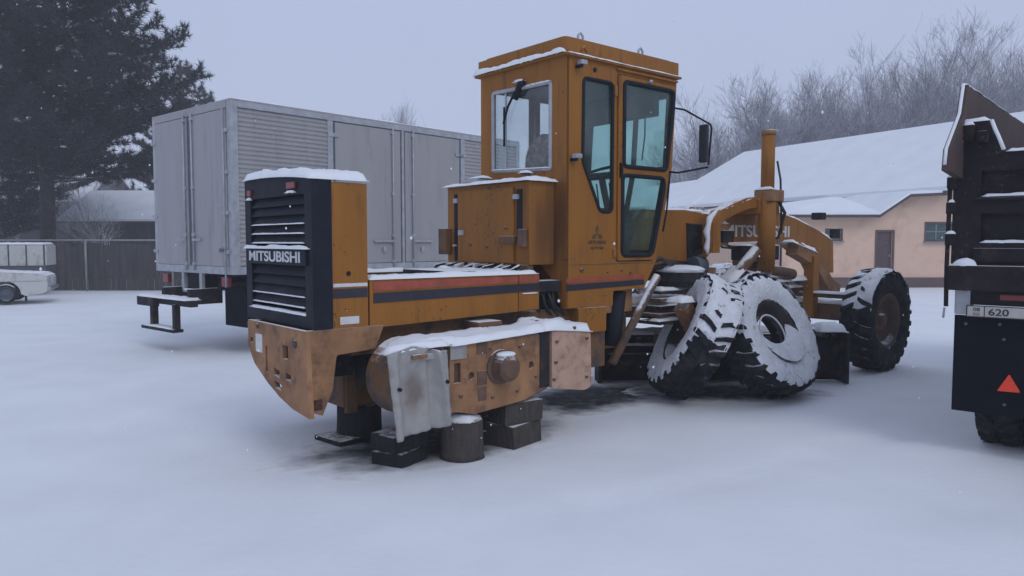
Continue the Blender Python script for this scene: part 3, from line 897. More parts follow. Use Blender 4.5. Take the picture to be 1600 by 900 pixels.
# ---- under the cab and chassis
gp('chassis_rail', 'yellow_dirty', -2.12, .35, .12, .28, .80, 1.03, .015)
gp('chassis_rail', 'yellow_dirty', -2.12, .35, .95, 1.11, .80, 1.03, .015)
gp('transmission', 'dark_iron', -1.9, .1, .32, .92, .55, 1.02, .04)
gp('engine_sump', 'dark_iron', -1.5, -.7, .4, .85, .40, .56, .04)
gp('step_box', 'yellow', .125, .50, -.01, .3, .80, 1.035, .01)
gp('frame_web', 'yellow_dirty', .15, .55, .05, .9, .45, .80, .02)
gp('frame_web', 'dark_iron', -.42, -.03, .16, 1.1, .9, 1.30, .03)
gp('battery_step', 'yellow_old', .5, 1.0, .1, 1.1, .95, 1.18, .02)
rod('brake_cylinder', 'gasket', GR, [(.72, .12, .62), (.80, .12, 1.16)], .085, 16)
for k in range(7):
    rod('hydraulic_hose', 'hose', GR, [(-.38 + .05 * k, .13 + .02 * (k % 3), 1.28), (-.33 + .04 * k + random.uniform(-.04, .04), .10 + random.uniform(-.05, .05), 1.12 + random.uniform(-.05, .05)), (-.2 + .05 * k + random.uniform(-.05, .05), .14, .95), (0.0 + .05 * k, .25, .86)], random.uniform(.009, .02), 6)
rod('frame_brace', 'yellow_dirty', GR, [(1.26, .0, 1.30), (.60, .0, .48)], .042, 10)
rod('frame_brace', 'yellow_dirty', GR, [(1.26, .9, 1.30), (.58, .9, .45)], .055, 10)
gp('articulation_frame', 'yellow_dirty', .3, 1.2, .35, .9, .55, .9, .03)
for k in range(9):
    a = random.uniform(0, 6)
    rod('hydraulic_hose', 'hose', GR, [(1.15 + .05 * k, .15 + .06 * k, 1.38), (1.5 + .04 * k, .15 + .05 * k, 1.42 + .06 * math.sin(a)), (2.0, .3 + .04 * k, 1.36 + .08 * math.cos(a)), (2.5, .42, 1.30 + .03 * k)], .018, 6)
# counterweight / bumper: tapering below the shell
CW = [(-.045, 1.033), (1.0, 1.033), (1.0, .83), (.93, .75), (.88, .70), (.62, .58), (.40, .505), (.18, .455), (-.10, .43)]
holes = [[(.66, .66), (.62, .66), (.62, .86), (.66, .86)], [(.50, .66), (.40, .645), (.40, .70), (.50, .715)],
         [(.24, .80), (.34, .80), (.34, .90), (.24, .90)], [(.20, .645), (.29, .655), (.29, .705), (.20, .695)], [(.36, .60), (.50, .62), (.47, .57), (.38, .555)],
         [(.90, .86), (.96, .86), (.96, .90), (.90, .90)]]
cw = link('counterweight', plate(CW, holes, t=.035, plane='yz', at=-2.56), 'yellow_old', GR)
link('counterweight_core', plate(shrink(CW, .09), t=.10, plane='yz', at=-2.523), 'dark_iron', GR)
link('counterweight_side', plate([(-2.524, 1.028), (-2.524, .46), (-2.42, .42), (-2.34, .60), (-2.31, .82), (-2.30, .84), (-1.99, .86), (-1.92, 1.028)], t=.04, plane='xz', at=-.01), 'yellow_old', GR)
link('counterweight_side', plate([(-2.555, 1.03), (-2.54, .9), (-2.40, .80), (-1.99, .86), (-1.92, 1.03)], t=.04, plane='xz', at=.96), 'yellow_old', GR)
gp('counterweight_rib', 'yellow_dirty', -2.5, -2.0, .035, .07, .84, .88, .004)
gp('reflector_plate', 'white', -2.568, -2.56, .71, .83, .80, .94, .002)
rod('bolt', 'rim', GR, [(-2.57, .12, .93), (-2.56, .12, .93)], .03, 10)
rod('bolt', 'rim', GR, [(-2.57, .8, 1.0), (-2.56, .8, 1.0)], .02, 10)
gp('tow_bracket', 'dark_iron', -2.42, -2.0, .3, .9, .62, .98, .03)
rod('axle_tube', 'yellow_dirty', GR, [(-1.3, -.35, .66), (-1.3, 1.6, .66)], .15, 16)
gp('rear_mount', 'yellow_dirty', -2.0, -1.6, .5, .95, .32, .62, .04)
gp('rear_mount', 'yellow_dirty', -1.98, -1.88, .48, .52, .28, .62, .01)
# ---- near tandem case
ty = -.40
case_o = [(-1.81, .90), (-.60, .945), (-.60, .44), (-.87, .37), (-1.37, .335), (-1.60, .40), (-1.81, .40)]
case = link('tandem_case', plate(case_o, t=.34, plane='xz', at=ty + .03), 'yellow_dirty', GR)
face = link('tandem_face', plate([(-1.60, .885), (-.60, .905), (-.60, .47), (-.87, .385), (-1.37, .345), (-1.60, .40)],
            [[(c + .028 * math.cos(a * math.pi / 5), d + .032 * math.sin(a * math.pi / 5)) for a in range(10)] for c, d in ((-1.40, .64), (-.80, .66))]
            + [[(-1.56, .60), (-1.50, .60), (-1.50, .75), (-1.56, .75)]], t=.025, plane='xz', at=ty), 'yellow_old', GR)
bm = bmesh.new(); lathe(bm, [(0, ty + .02), (.27, ty + .02), (.285, ty + .04), (.285, ty + .36), (0, ty + .36)], 28)
bm.transform(Matrix.Translation((-1.81, 0, .655)))
link('tandem_end', bm, 'yellow_dirty', GR, False)
link('end_plate', plate(rounded([(-.60, .95), (-.15, .885), (-.135, .41), (-.22, .385), (-.60, .45)], .03), t=.34, plane='xz', at=ty - .03), 'pink_old', GR)
gp('end_plate_rim', 'pink_old', -.155, -.13, -.45, -.42, .46, .50, .006)
gp('end_gap', 'dark_iron', -.71, -.61, ty - .012, ty + .02, .46, .93, .01)
bm = bmesh.new(); lathe(bm, [(0, -.15), (.07, -.15), (.10, -.12), (.105, -.02), (.135, -.015), (.14, .02)], 24)
bm.transform(Matrix.Translation((-1.12, ty, .68)))
link('hub_cap', bm, 'rim', GR, False)
for u, z, s_ in ((-1.30, .86, .05), (-1.30, .62, .045), (-1.30, .5, .04)):
    gp('patch_plate', 'rim', u - s_, u + s_, ty - .006, ty, z - .06, z + .05, .002)
gp('patch_plate', 'grey_plate', -1.60, -1.45, ty - .012, ty - .001, .78, .885, .004)
for u, z in ((-.55, .83), (-.2, .83), (-.56, .66), (-.2, .5), (-.58, .52), (-.35, .93)):
    rod('bolt', 'rim', GR, [(u, -.445, z), (u, -.43, z)], .014, 8)
for u, z in ((-1.5, .5), (-1.2, .45), (-.95, .47), (-.75, .56), (-.92, .82), (-1.22, .83)):
    rod('bolt', 'rim', GR, [(u, ty - .012, z), (u, ty, z)], .014, 8)
# big white-grey flange plate hanging on the tandem
def crumpled():
    nu, nz = 44, 30
    bm = bmesh.new()
    fr, bk = [], []
    for i in range(nu + 1):
        a, b_ = [], []
        for k in range(nz + 1):
            p, q = i / nu, k / nz
            ut, ub = -2.184 + .494 * p, -2.126 + .471 * p
            zt = .885 + .045 * math.sin(math.pi * min(1, p * 1.15)) - .012 * p + .012 * noise.noise(Vector((p * 6, 1, 0)))
            zb = .305 + .02 * p + .012 * noise.noise(Vector((p * 7, 5, 0))) - (.02 if p < .12 else 0)
            u, z = ub + (ut - ub) * q, zb + (zt - zb) * q
            d = 0.0
            lean = .05 * (q - .5)
            d += .055 * math.exp(-((p - .07 - lean) / .075) ** 2) * (1 - .3 * q)          # rolled left edge
            d += .065 * math.exp(-((p - .86 - .03 * math.sin(q * 5)) / .055) ** 2) * min(1, (q + .02) * 6) * min(1, (1.05 - q) * 8)   # standing right fold
            d -= .035 * math.exp(-((p - .70) / .06) ** 2)
            d -= .030 * math.exp(-(((p - .42) / .20) ** 2 + ((q - .46) / .30) ** 2))       # hollow where the hub sits behind
            if q > .72: d += .05 * math.exp(-((p - .38 - (q - .72) * .8) / .05) ** 2) * (q - .72) / .28  # dent at the top
            d += .010 * noise.noise(Vector((p * 9, q * 8, 2))) + .005 * noise.noise(Vector((p * 22, q * 20, 7)))
            a.append(bm.verts.new((u, ty - .10 - d, z))); b_.append(bm.verts.new((u, ty - .085 - d, z)))
        fr.append(a); bk.append(b_)
    for i in range(nu):
        for k in range(nz):
            bm.faces.new((fr[i][k], fr[i + 1][k], fr[i + 1][k + 1], fr[i][k + 1])); bm.faces.new((bk[i][k], bk[i][k + 1], bk[i + 1][k + 1], bk[i + 1][k]))
    for i in range(nu):
        for k in (0, nz): bm.faces.new((fr[i][k], fr[i + 1][k], bk[i + 1][k], bk[i][k]))
    for k in range(nz):
        for i in (0, nu): bm.faces.new((fr[i][k], fr[i][k + 1], bk[i][k + 1], bk[i][k]))
    return bm
wp = link('flange_plate', crumpled(), 'plate_stained', GR, True)
wp['label'] = 'bent bare grey sheet with a dark round stain'
for u, z, d in ((-2.12, .65, .165), (-1.735, .66, .175)):
    rod('bolt_hole', 'gasket', wp, [(u, ty - d, z), (u, ty - d + .02, z)], .014, 8)
gp('flange_web', 'grey_plate', -2.08, -1.72, ty - .10, ty + .02, .82, .86, .01)
gp('flange_clip', 'yellow_old', -2.0, -1.88, ty - .135, ty - .11, .84, .87, .005)
snow_bank('snow_cap', GR, -2.17, -1.66, -.50, -.39, .905, .04, zfun=lambda x, y: -.10 * max(0, -1.95 - x), seed=51)
snow_bank('snow_cap', GR, -1.98, -1.5, -.42, -.08, .90, .045, zfun=lambda x, y: -.2 * max(0, -1.85 - x), seed=151)
snow_bank('snow_cap', GR, -1.6, -.66, -.44, -.06, .885, .045, zfun=lambda x, y: (x + 1.6) * .045, seed=52)
snow_bank('snow_cap', GR, -.70, -.14, -.45, -.04, .93, .065, zfun=lambda x, y: -.10 * (x + .6) if x > -.6 else 0, seed=53)
bm = bmesh.new()
bmesh.ops.create_icosphere(bm, subdivisions=3, radius=1)
bm.transform(Matrix.Translation((-1.12, ty - .07, .785)) @ Matrix.Diagonal((.085, .06, .022, 1)))
link('snow_cap', bm, 'snow', GR, True)
gp('case_top_block', 'dark_iron', -.62, -.5, -.35, -.1, .95, 1.0, .02)
gp('sling_bracket', 'yellow_dirty', -1.1, -.85, -.1, .2, .85, 1.0, .02)
# far tandem
link('tandem_case', plate([(-2.1, .88), (-.3, .88), (-.3, .42), (-2.1, .40)], t=.3, plane='xz', at=1.32), 'yellow_dirty', GR)
snow_bank('snow_cap', GR, -2.1, -.3, 1.33, 1.61, .88, .04, seed=55)

# ---- front frame: gooseneck, saddle, cylinders, drawbar, circle, blade
neck_o = [(1.55, 1.99), (2.3, 2.01), (2.75, 1.97), (3.2, 2.05), (3.5, 2.10), (4.2, 2.05), (4.75, 1.95), (5.35, 1.80), (5.76, 1.66), (5.80, 1.20), (5.62, 1.20),
          (5.45, 1.36), (4.9, 1.60), (4.4, 1.66), (3.1, 1.64), (2.85, 1.56), (2.6, 1.36), (2.2, 1.22), (1.25, 1.22), (1.3, 1.5)]
neck = link('gooseneck_frame', plate(neck_o, t=.34, plane='xz', at=.45), 'yellow', GR)
link('neck_recess', plate([(2.32, 1.86), (2.72, 1.84), (2.66, 1.52), (2.34, 1.45)], t=.02, plane='xz', at=.435), 'dark_iron', GR)
text_part('lettering', 'MITSUBISHI', .1, 'white', GR, frame_m((3.06, .4485, 1.705), (1, 0, 0), (0, 0, 1), (0, -1, 0)), width=1.5, height=.15, bold=.02)
snow_bank('snow_cap', GR, 1.6, 2.7, .46, .78, 2.0, .03, seed=61)
snow_bank('snow_cap', GR, 3.6, 4.7, .46, .78, 1.97, .04, zfun=lambda x, y: .09 - max(0, x - 4.0) * .16, seed=62)
snow_bank('snow_cap', GR, 4.7, 5.75, .46, .78, 1.96, .04, zfun=lambda x, y: -(x - 4.72) * .275, seed=63)
gp('front_lamp', 'dark_iron', 5.12, 5.26, .3, .45, 1.95, 2.05, .02)
gp('front_lamp', 'dark_iron', 5.86, 5.98, .45, .56, 1.70, 1.84, .02)
# bracket arch
def strap(name, m, pts, w, v0, v1, par=GR):
    """flat bar following a line in the u-z plane, w thick, spanning v0..v1"""
    bm = bmesh.new()
    P = [Vector((p[0], 0, p[1])) for p in pts]
    A = []
    for i, p in enumerate(P):
        d = (P[min(i + 1, len(P) - 1)] - P[max(i - 1, 0)]).normalized()
        nn = Vector((-d.z, 0, d.x)) * w / 2
        A.append([bm.verts.new((q.x, v, q.z)) for q, v in ((p + nn, v0), (p + nn, v1), (p - nn, v1), (p - nn, v0))])
    for a, b in zip(A, A[1:]):
        for j in range(4): bm.faces.new((a[j], a[(j + 1) % 4], b[(j + 1) % 4], b[j]))
    bm.faces.new(A[0]); bm.faces.new(A[-1][::-1])
    return link(name, bm, m, par)
strap('lift_arch', 'yellow', [(2.50, 1.52), (2.50, 1.84), (2.62, 1.95), (2.85, 2.03), (3.1, 2.10), (3.5, 2.14), (3.72, 2.10)], .13, .16, .30)
snow_bank('snow_cap', GR, 2.62, 3.2, .16, .31, 2.01, .02, zfun=lambda x, y: .26 * (x - 2.62), seed=64, ny=5)
rod('snow_ridge', 'snow', GR, [(2.42, .22, 1.50), (2.41, .23, 1.58), (2.42, .22, 1.67), (2.405, .23, 1.76), (2.43, .22, 1.84), (2.46, .23, 1.91), (2.53, .22, 1.97), (2.62, .23, 2.02)], [.01, .035, .025, .04, .03, .038, .025, .01], 8)
gp('saddle_block', 'yellow', 3.3, 3.75, .12, .45, 1.98, 2.16, .02)
gp('saddle_block', 'yellow_old', 2.60, 2.95, .3, .45, 1.60, 1.86, .02)
gp('saddle_block', 'dark_iron', 2.78, 3.0, .26, .31, 1.64, 1.78, .02)
gp('valve_block', 'dark_iron', 3.2, 3.9, .20, .44, 1.42, 1.60, .02)
snow_bank('snow_cap', GR, 2.66, 2.95, .3, .44, 1.86, .03, seed=65)
snow_bank('snow_cap', GR, 3.2, 3.45, .2, .44, 1.60, .02, seed=66)
rod('lift_cylinder', 'yellow', GR, [(3.43, .1, 2.22), (3.43, .1, 2.93)], .080, 16)
rod('cylinder_cap', 'yellow_old', GR, [(3.43, .1, 2.92), (3.43, .1, 2.975)], .085, 16)
snow_bank('snow_cap', GR, 3.40, 3.54, .03, .17, 2.975, .015, seed=67)
rod('lift_cylinder', 'yellow', GR, [(3.43, .1, 1.3), (3.43, .1, 2.24)], .105, 16)
gp('cylinder_collar', 'yellow_old', 3.33, 3.61, -.02, .22, 2.13, 2.27, .02)
snow_bank('snow_cap', GR, 3.32, 3.42, -.02, .2, 2.27, .03, seed=68)
rod('hydraulic_hose', 'hose', GR, [(3.57, .06, 2.62), (3.60, .03, 2.4), (3.60, .0, 1.75)], .013, 8)
rod('hydraulic_hose', 'hose', GR, [(3.62, .1, 2.2), (3.75, .05, 2.0), (3.7, .1, 1.7), (3.5, .3, 1.6)], .02, 8)
rod('lift_rod', 'alu_light', GR, [(3.47, .1, 1.3), (3.45, .1, .9)], .045, 12)
for k in range(2):
    rod('hydraulic_hose', 'hose', GR, [(2.65, .3, 1.78 - .05 * k), (2.9, .36, 1.62 - .04 * k), (3.3, .38, 1.56), (3.5, .3, 1.5)], .014, 6)
rod('lift_cylinder', 'yellow_dirty', GR, [(3.47, 1.15, 1.3), (3.47, 1.15, 2.1)], .10, 14)
rod('side_shift_cylinder', 'yellow_dirty', GR, [(3.2, .35, 1.40), (4.4, .3, 1.22)], .07, 12)
rod('side_shift_cylinder', 'blue_tank', GR, [(2.3, .34, 1.38), (2.48, .34, 1.38)], .10, 16)
# drawbar
for v0, v1 in ((.15, .55), (1.1, .70)):
    bm = bmesh.new()
    tube(bm, [(2.2, v0, 1.0), (3.6, v0 + (v1 - v0) * .4, 1.05), (5.7, v1, 1.02)], .085, 4)
    link('drawbar', bm, 'yellow_dirty', GR)
snow_bank('snow_cap', GR, 3.7, 4.9, .30, .46, 1.13, .05, seed=70)
strap('drawbar_brace', 'yellow_old', [(4.45, 1.56), (4.95, 1.40), (5.35, 1.05), (5.6, .95)], .17, .25, .42)
snow_bank('snow_cap', GR, 4.3, 4.95, .24, .43, 1.62, .05, zfun=lambda x, y: -(x - 4.4) * .22, seed=71)
strap('frame_prop', 'yellow_old', [(2.62, 1.35), (2.6, .95)], .16, .3, .5)
strap('frame_prop', 'yellow', [(4.88, 1.45), (4.86, .62)], .15, .22, .36)
rod('brace_strut', 'yellow_dirty', GR, [(2.7, .25, 1.02), (3.3, .15, 1.55)], .07, 8)
snow_bank('snow_cap', GR, 2.75, 3.05, .12, .36, 1.14, .05, zfun=lambda x, y: (x - 2.75) * .6, seed=72)
# circle
bm = bmesh.new(); lathe(bm, [(.62, .0), (.80, .0), (.80, .12), (.62, .12), (.62, 0)], 48, 'z')
bm.transform(Matrix.Translation((2.1, .6, .84)))
link('turntable_circle', bm, 'yellow_dirty', GR)
bm = bmesh.new(); lathe(bm, [(0, .0), (.62, .0), (.62, .06), (0, .06)], 40, 'z')
bm.transform(Matrix.Translation((2.1, .6, .86)))
link('circle_deck', bm, 'yellow_dirty', GR)
snow_bank('snow_cap', GR, 1.5, 2.6, .05, 1.15, .965, .05, seed=73)
bm = bmesh.new(); lathe(bm, [(0, .0), (.27, .0), (.29, .06), (.27, .16), (0, .19)], 24, 'z')
bm.transform(Matrix.Translation((1.95, .25, 1.16)))
link('circle_drive_motor', bm, 'dark_iron', GR)
bm = bmesh.new()
bmesh.ops.create_icosphere(bm, subdivisions=3, radius=1)
for v in bm.verts:
    v.co *= 1 + .12 * noise.noise(v.co * 2)
bm.transform(Matrix.Translation((1.95, .25, 1.345)) @ Matrix.Diagonal((.27, .26, .05, 1)))
link('snow_cap', bm, 'snow', GR, True)
for k in range(5):
    gp('circle_ledge', 'yellow_dirty' if k % 2 else 'dark_iron', 1.25 + .04 * k, 1.9, -.05 + .03 * k, .25, .80 + .075 * k, .835 + .075 * k, .008)
snow_bank('snow_cap', GR, 1.45, 1.95, .1, .3, 1.14, .03, seed=74)
snow_bank('snow_cap', GR, 1.22, 1.7, -.06, .1, .84, .02, seed=75)
strap('blade_arm', 'yellow_old', [(1.45, 1.0), (1.75, .62), (1.95, .30)], .13, -.25, -.1)
snow_bank('snow_cap', GR, 1.3, 1.55, -.28, -.05, 1.04, .05, seed=76)
# front axle and wheels
gp('front_axle', 'yellow_dirty', 4.92, 5.2, -.35, 1.5, .60, .82, .02)
snow_bank('snow_cap', GR, 4.92, 5.2, -.35, 1.45, .82, .045, seed=77)
gp('tie_rod', 'yellow_dirty', 4.82, 4.88, -.3, 1.5, .90, .96, .01)
snow_bank('snow_cap', GR, 4.8, 4.9, -.3, 1.4, .96, .025, seed=78)
gp('axle_yoke', 'dark_iron', 4.95, 5.2, -.42, -.28, .48, .95, .03)
gp('axle_yoke', 'dark_iron', 4.95, 5.2, 1.42, 1.56, .48, .95, .03)
RO, RW, RRIM = .652, .36, .335
def grader_wheel(parent, mtx, hub=True, hole=0.0, rm='rim'):
    w = link('tyre', tyre_bm(RO, RRIM, RW), 'rubber', parent, True, mtx)
    link('tread', tread_bm(RO + .008, RW, 26), 'tread', w, False, mtx)
    r_ = link('rim', rim_bm(RRIM, RW, hole), rm, w, True, mtx)
    if hub:
        bm = bmesh.new(); lathe(bm, [(0, -.11), (.06, -.11), (.08, -.09), (.085, -.03), (.12, -.02)], 20)
        link('hub', bm, 'rim', w, True, mtx)
        for k in range(10):
            a = 2 * math.pi * k / 10
            bm = bmesh.new(); tube(bm, [(math.cos(a) * .16, -.075, math.sin(a) * .16), (math.cos(a) * .16, -.03, math.sin(a) * .16)], .013, 6)
            link('wheel_nut', bm, 'rim', w, False, mtx)
    return w
def tread_snow(t, mt, seed, half=88, thin=0.0):
    # snow lying over the upper half of the tread, worn through at some lugs
    bm = bmesh.new()
    up = (mt.to_3x3().inverted() @ Vector((0, 0, 1)))
    ac = math.atan2(up.z, up.x)
    rings = []
    n = 60
    for i in range(n + 1):
        an = ac + R(-half) + R(2 * half) * i / n
        e = min(1, i / 12, (n - i) / 12)
        rg = []
        for j in range(11):
            y = (-1 + .2 * j) * RW / 2 * 1.04
            k = noise.noise(Vector((math.cos(an) * 4, math.sin(an) * 4, y * 6 + seed)))
            k2 = noise.noise(Vector((math.cos(an) * 14, math.sin(an) * 14, y * 20 + seed)))
            h_ = -.035 - thin + .050 * e ** .6 + .034 * k + .020 * k2 - (.03 if j in (0, 10) else 0) - (.012 * j / 10)
            rg.append(bm.verts.new((math.cos(an) * (RO + h_), y, math.sin(an) * (RO + h_))))
        rings.append(rg)
    for a_, b_ in zip(rings, rings[1:]):
        for j in range(10): bm.faces.new((a_[j], a_[j + 1], b_[j + 1], b_[j]))
    link('snow_crust', bm, 'snow_patchy', t, True, mt)

grader_wheel(GR, axis_m((5.05, -.515, .645), (0, -1, 0)))
tread_snow(GR, axis_m((5.05, -.515, .645), (0, -1, 0)), 31, 75, .008)
tread_snow(GR, axis_m((5.05, 1.75, .645), (0, 1, 0)), 37, 75)
grader_wheel(GR, axis_m((5.05, 1.75, .645), (0, 1, 0)))
# blade
bl0, bl1 = GM.inverted() @ Vector((1.02, 8.62, 0)), GM.inverted() @ Vector((3.88, 8.72, 0))
bm = bmesh.new()
dirb = (bl1 - bl0).normalized(); perp = Vector((-dirb.y, dirb.x, 0))
prof = [(.22, .60), (.13, .56), (.07, .48), (.03, .38), (.02, .28), (.05, .16), (.11, .07), (.19, .0)]
ou = [[bm.verts.new(p + perp * (o_ + k * .035) + Vector((0, 0, z))) for o_, z in prof] for p, k in ((bl0, 0), (bl1, 0))]
inn = [[bm.verts.new(p + perp * (o_ + .03) + Vector((0, 0, z))) for o_, z in prof] for p in (bl0, bl1)]
for i in range(len(prof) - 1):
    bm.faces.new((ou[0][i], ou[1][i], ou[1][i + 1], ou[0][i + 1])); bm.faces.new((inn[0][i], inn[1][i], inn[1][i + 1], inn[0][i + 1]))
    for s_ in (0, 1): bm.faces.new((ou[s_][i], ou[s_][i + 1], inn[s_][i + 1], inn[s_][i]))
bm.faces.new((ou[0][0], inn[0][0], inn[1][0], ou[1][0])); bm.faces.new((ou[0][-1], inn[0][-1], inn[1][-1], ou[1][-1]))
link('blade', bm, 'dark_iron', GR, True)
BMX = frame_m(bl0, dirb, perp, (0, 0, 1))
LB = (bl1 - bl0).length
for z0, z1, y0, y1 in ((.545, .575, .0, .2), (.425, .455, -.06, .1), (.335, .355, -.05, .06)):
    link('blade_rail', B(.1, LB - .5, y0, y1, z0, z1, .005), 'dark_iron', GR, False, BMX)
snow_bank('snow_cap', GR, .0, LB, .10, .30, .585, .05, seed=81, mtx=BMX, ny=6)
snow_bank('snow_cap', GR, .1, .75, -.02, .12, .575, .045, seed=82, mtx=BMX)
snow_bank('snow_cap', GR, .12, .65, -.06, .04, .455, .02, seed=83, mtx=BMX, ny=4)
link('blade_end_bit', B(-.02, .02, -.02, .3, .0, .62, .01), 'dark_iron', GR, False, BMX)
link('blade_bracket', B(.62, .70, -.16, .1, .05, .60, .02), 'yellow_dirty', GR, False, BMX)
link('blade_end_bit', B(LB - .02, LB + .02, -.12, .3, .0, .60, .01), 'dark_iron', GR, False, BMX)
snow_bank('snow_cap', GR, LB - .3, LB + .03, -.05, .3, .60, .07, seed=84, mtx=BMX)

# ------------------------------------------------------------ stumps
def stump(loc, r, h, label, seed, snowtop=True, sq=1.0, group='wooden blocks under the grader'):
    t = thing('wooden_stump', label, 'wood block', loc, random.uniform(0, 6), group)
    bm = bmesh.new()
    n = 26
    rows = [(1.06, 0), (1.0, .04), (.98, h * .5), (.97, h - .01), (.9, h)]
    rings = []
    for f, z in rows:
        rings.append([])
        for k in range(n):
            a = 2 * math.pi * k / n
            w = 1 + .10 * noise.noise(Vector((math.cos(a) * 1.5, math.sin(a) * 1.5, seed))) + .035 * noise.noise(Vector((math.cos(a) * 9, math.sin(a) * 9, z)))
            rings[-1].append(bm.verts.new((math.cos(a) * r * f * w, math.sin(a) * r * f * w * sq, z)))
    for a, b in zip(rings, rings[1:]):
        for k in range(n): bm.faces.new((a[k], a[(k + 1) % n], b[(k + 1) % n], b[k]))
    bm.faces.new(rings[-1]); bm.faces.new(rings[0][::-1])
    link('log', bm, 'wood' if seed < 3 else 'wood_dark', t, True)
    if snowtop:
        snow_bank('snow_cap', t, -r * .7, r * .7, -r * .7 * sq, r * .7 * sq, h, .035, seed=seed, edge=.08)
    return t
stump(gw(-1.42, -.30), .165, .30, 'snow topped round stump nearest the camera under the side case', 1)
stump(gw(-1.74, .72), .20, .30, 'wide dark block under the rear end of the grader', 4, False, .9)
def timber(loc, rz, lx, ly, hs, label):
    t = thing('timber_block', label, 'wood block', loc, rz, 'wooden blocks under the grader')
    z = 0
    for k, h in enumerate(hs):
        bm = B(-lx / 2, lx / 2, -ly / 2, ly / 2, z, z + h - .006, .012)
        for v in bm.verts: v.co += Vector((noise.noise(v.co * 7), noise.noise(v.co * 7 + Vector((3, 1, 0))), 0)) * .025
        o = link('timber', bm, 'wood_dark', t, False, Matrix.Rotation(.12 * (-1) ** k, 4, 'Z'))
        z += h
    return t
t_ = timber(gw(-.84, -.22), GY + .08, .38, .30, (.19, .18), 'stack of two squared weathered timbers under the right end of the side case')
for c_ in t_.children: c_.data.materials[0] = M['wood']
timber(gw(-1.86, -.12), GY + .3, .34, .26, (.12, .13), 'low pair of dark timbers behind the grey plate')
timber(gw(-.98, .0), GY - .1, .30, .3, (.12, .12, .12), 'dark stacked timbers set back between the two front stumps')
timber(gw(-1.80, .72), GY, .50, .34, (.06,), 'flat dark timber lying under the rear block')
# ------------------------------------------------------------ loose wheels leaning in front of the blade
def loose(c, a, label, hole, seed):
    t = thing('loose_wheel', label, 'wheel', (c[0], c[1], 0), 0, 'snowy wheels leaning together')
    mt = axis_m((0, 0, c[2]), a)
    w = grader_wheel(t, mt, hub=False, hole=hole, rm='rim_dark')
    # packed snow on the upper-facing sidewall: a thick crust following the tyre
    bm = bmesh.new()
    n, mprof = 110, [(.345, .0), (.39, .014), (.46, .024), (.53, .024), (.585, .012), (.61, -.02)]
    rings = []
    for i in range(n):
        an = 2 * math.pi * i / n
        rg = []
        for j, (r_, tt) in enumerate(mprof):
            k = noise.noise(Vector((math.cos(an) * 2.5, math.sin(an) * 2.5, seed + j * .25)))
            k2 = noise.noise(Vector((math.cos(an) * 9, math.sin(an) * 9, seed + j * .9)))
            th = tt * (.9 + .6 * k) + .010 * k2 + .005 * noise.noise(Vector((math.cos(an) * 25, math.sin(an) * 25, seed + j * 2)))
            if j in (0, 5): th = -.02
            lug = .016 * (1 if math.sin(an * 26) > 0 else -1) * (.6 + k2) if j == 4 else 0
            rg.append(bm.verts.new((math.cos(an) * (r_ + .012 * k2 + lug), -(RW / 2 + .004 + th), math.sin(an) * (r_ + .012 * k2 + lug))))
        rings.append(rg)
    for i in range(n):
        a_, b_ = rings[i], rings[(i + 1) % n]
        for j in range(5): bm.faces.new((a_[j], a_[j + 1], b_[j + 1], b_[j]))
    link('snow_crust', bm, 'snow_patchy', t, True, mt)
    tread_snow(t, mt, seed)
    return t, mt
tA, mA = loose((1.88, 7.72, .66), (-.882, .0, .47), 'left snow covered wheel leaning to the right with its tread facing the camera', 0.16, 3)
tB, mB = loose((2.68, 7.86, .66), (.555, -.70, .44), 'right snow covered wheel leaning back with its face and hub hole towards the camera', 0.19, 8)
# drift of snow caught in the lower half of wheel B's dish
bm = bmesh.new()
for_r = [(.13, .0), (.20, .06), (.29, .092), (.36, .10)]
rings = []
n = 40
for i in range(n + 1):
    an = R(15) - R(200) * i / n
    f = math.sin(math.pi * i / n) ** .5
    rings.append([bm.verts.new((math.cos(an) * (r_ - (1 - f) * (r_ - .33) * .8), -(RW / 2 - .10 + (d + .04) * f + .01 * noise.noise(Vector((an * 3, r_ * 9, 1)))), math.sin(an) * (r_ - (1 - f) * (r_ - .33) * .8))) for r_, d in for_r])
for a_, b_ in zip(rings, rings[1:]):
    for j in range(3): bm.faces.new((a_[j], a_[j + 1], b_[j + 1], b_[j]))
link('snow_drift', bm, 'snow_patchy', tB, True, mB)
bm = bmesh.new(); tube(bm, [(math.cos(R(a)) * .20, -.085, math.sin(R(a)) * .20) for a in range(-30, 215, 12)], .010, 6)
link('snow_ridge', bm, 'snow', tB, True, mB)

# ------------------------------------------------------------ box truck
TO, TYAW = (-3.9, 10.5, 0), R(90 - 41.4)
TM = Matrix.Translation(TO) @ Matrix.Rotation(TYAW, 4, 'Z')
TR = thing('box_truck', 'grey aluminium box truck with closed rear and side doors behind the grader', 'truck', TO, TYAW)
def tp(name, m, *a, par=None, **k):
    return part(name, m, par or TR, *a, **k)
TL, TW, TZ0, TZ1 = 6.1, 2.46, 1.20, 3.60
tp('box_core', 'alu', .03, TL - .03, .03, TW - .03, TZ0 + .02, TZ1 - .02, 0)
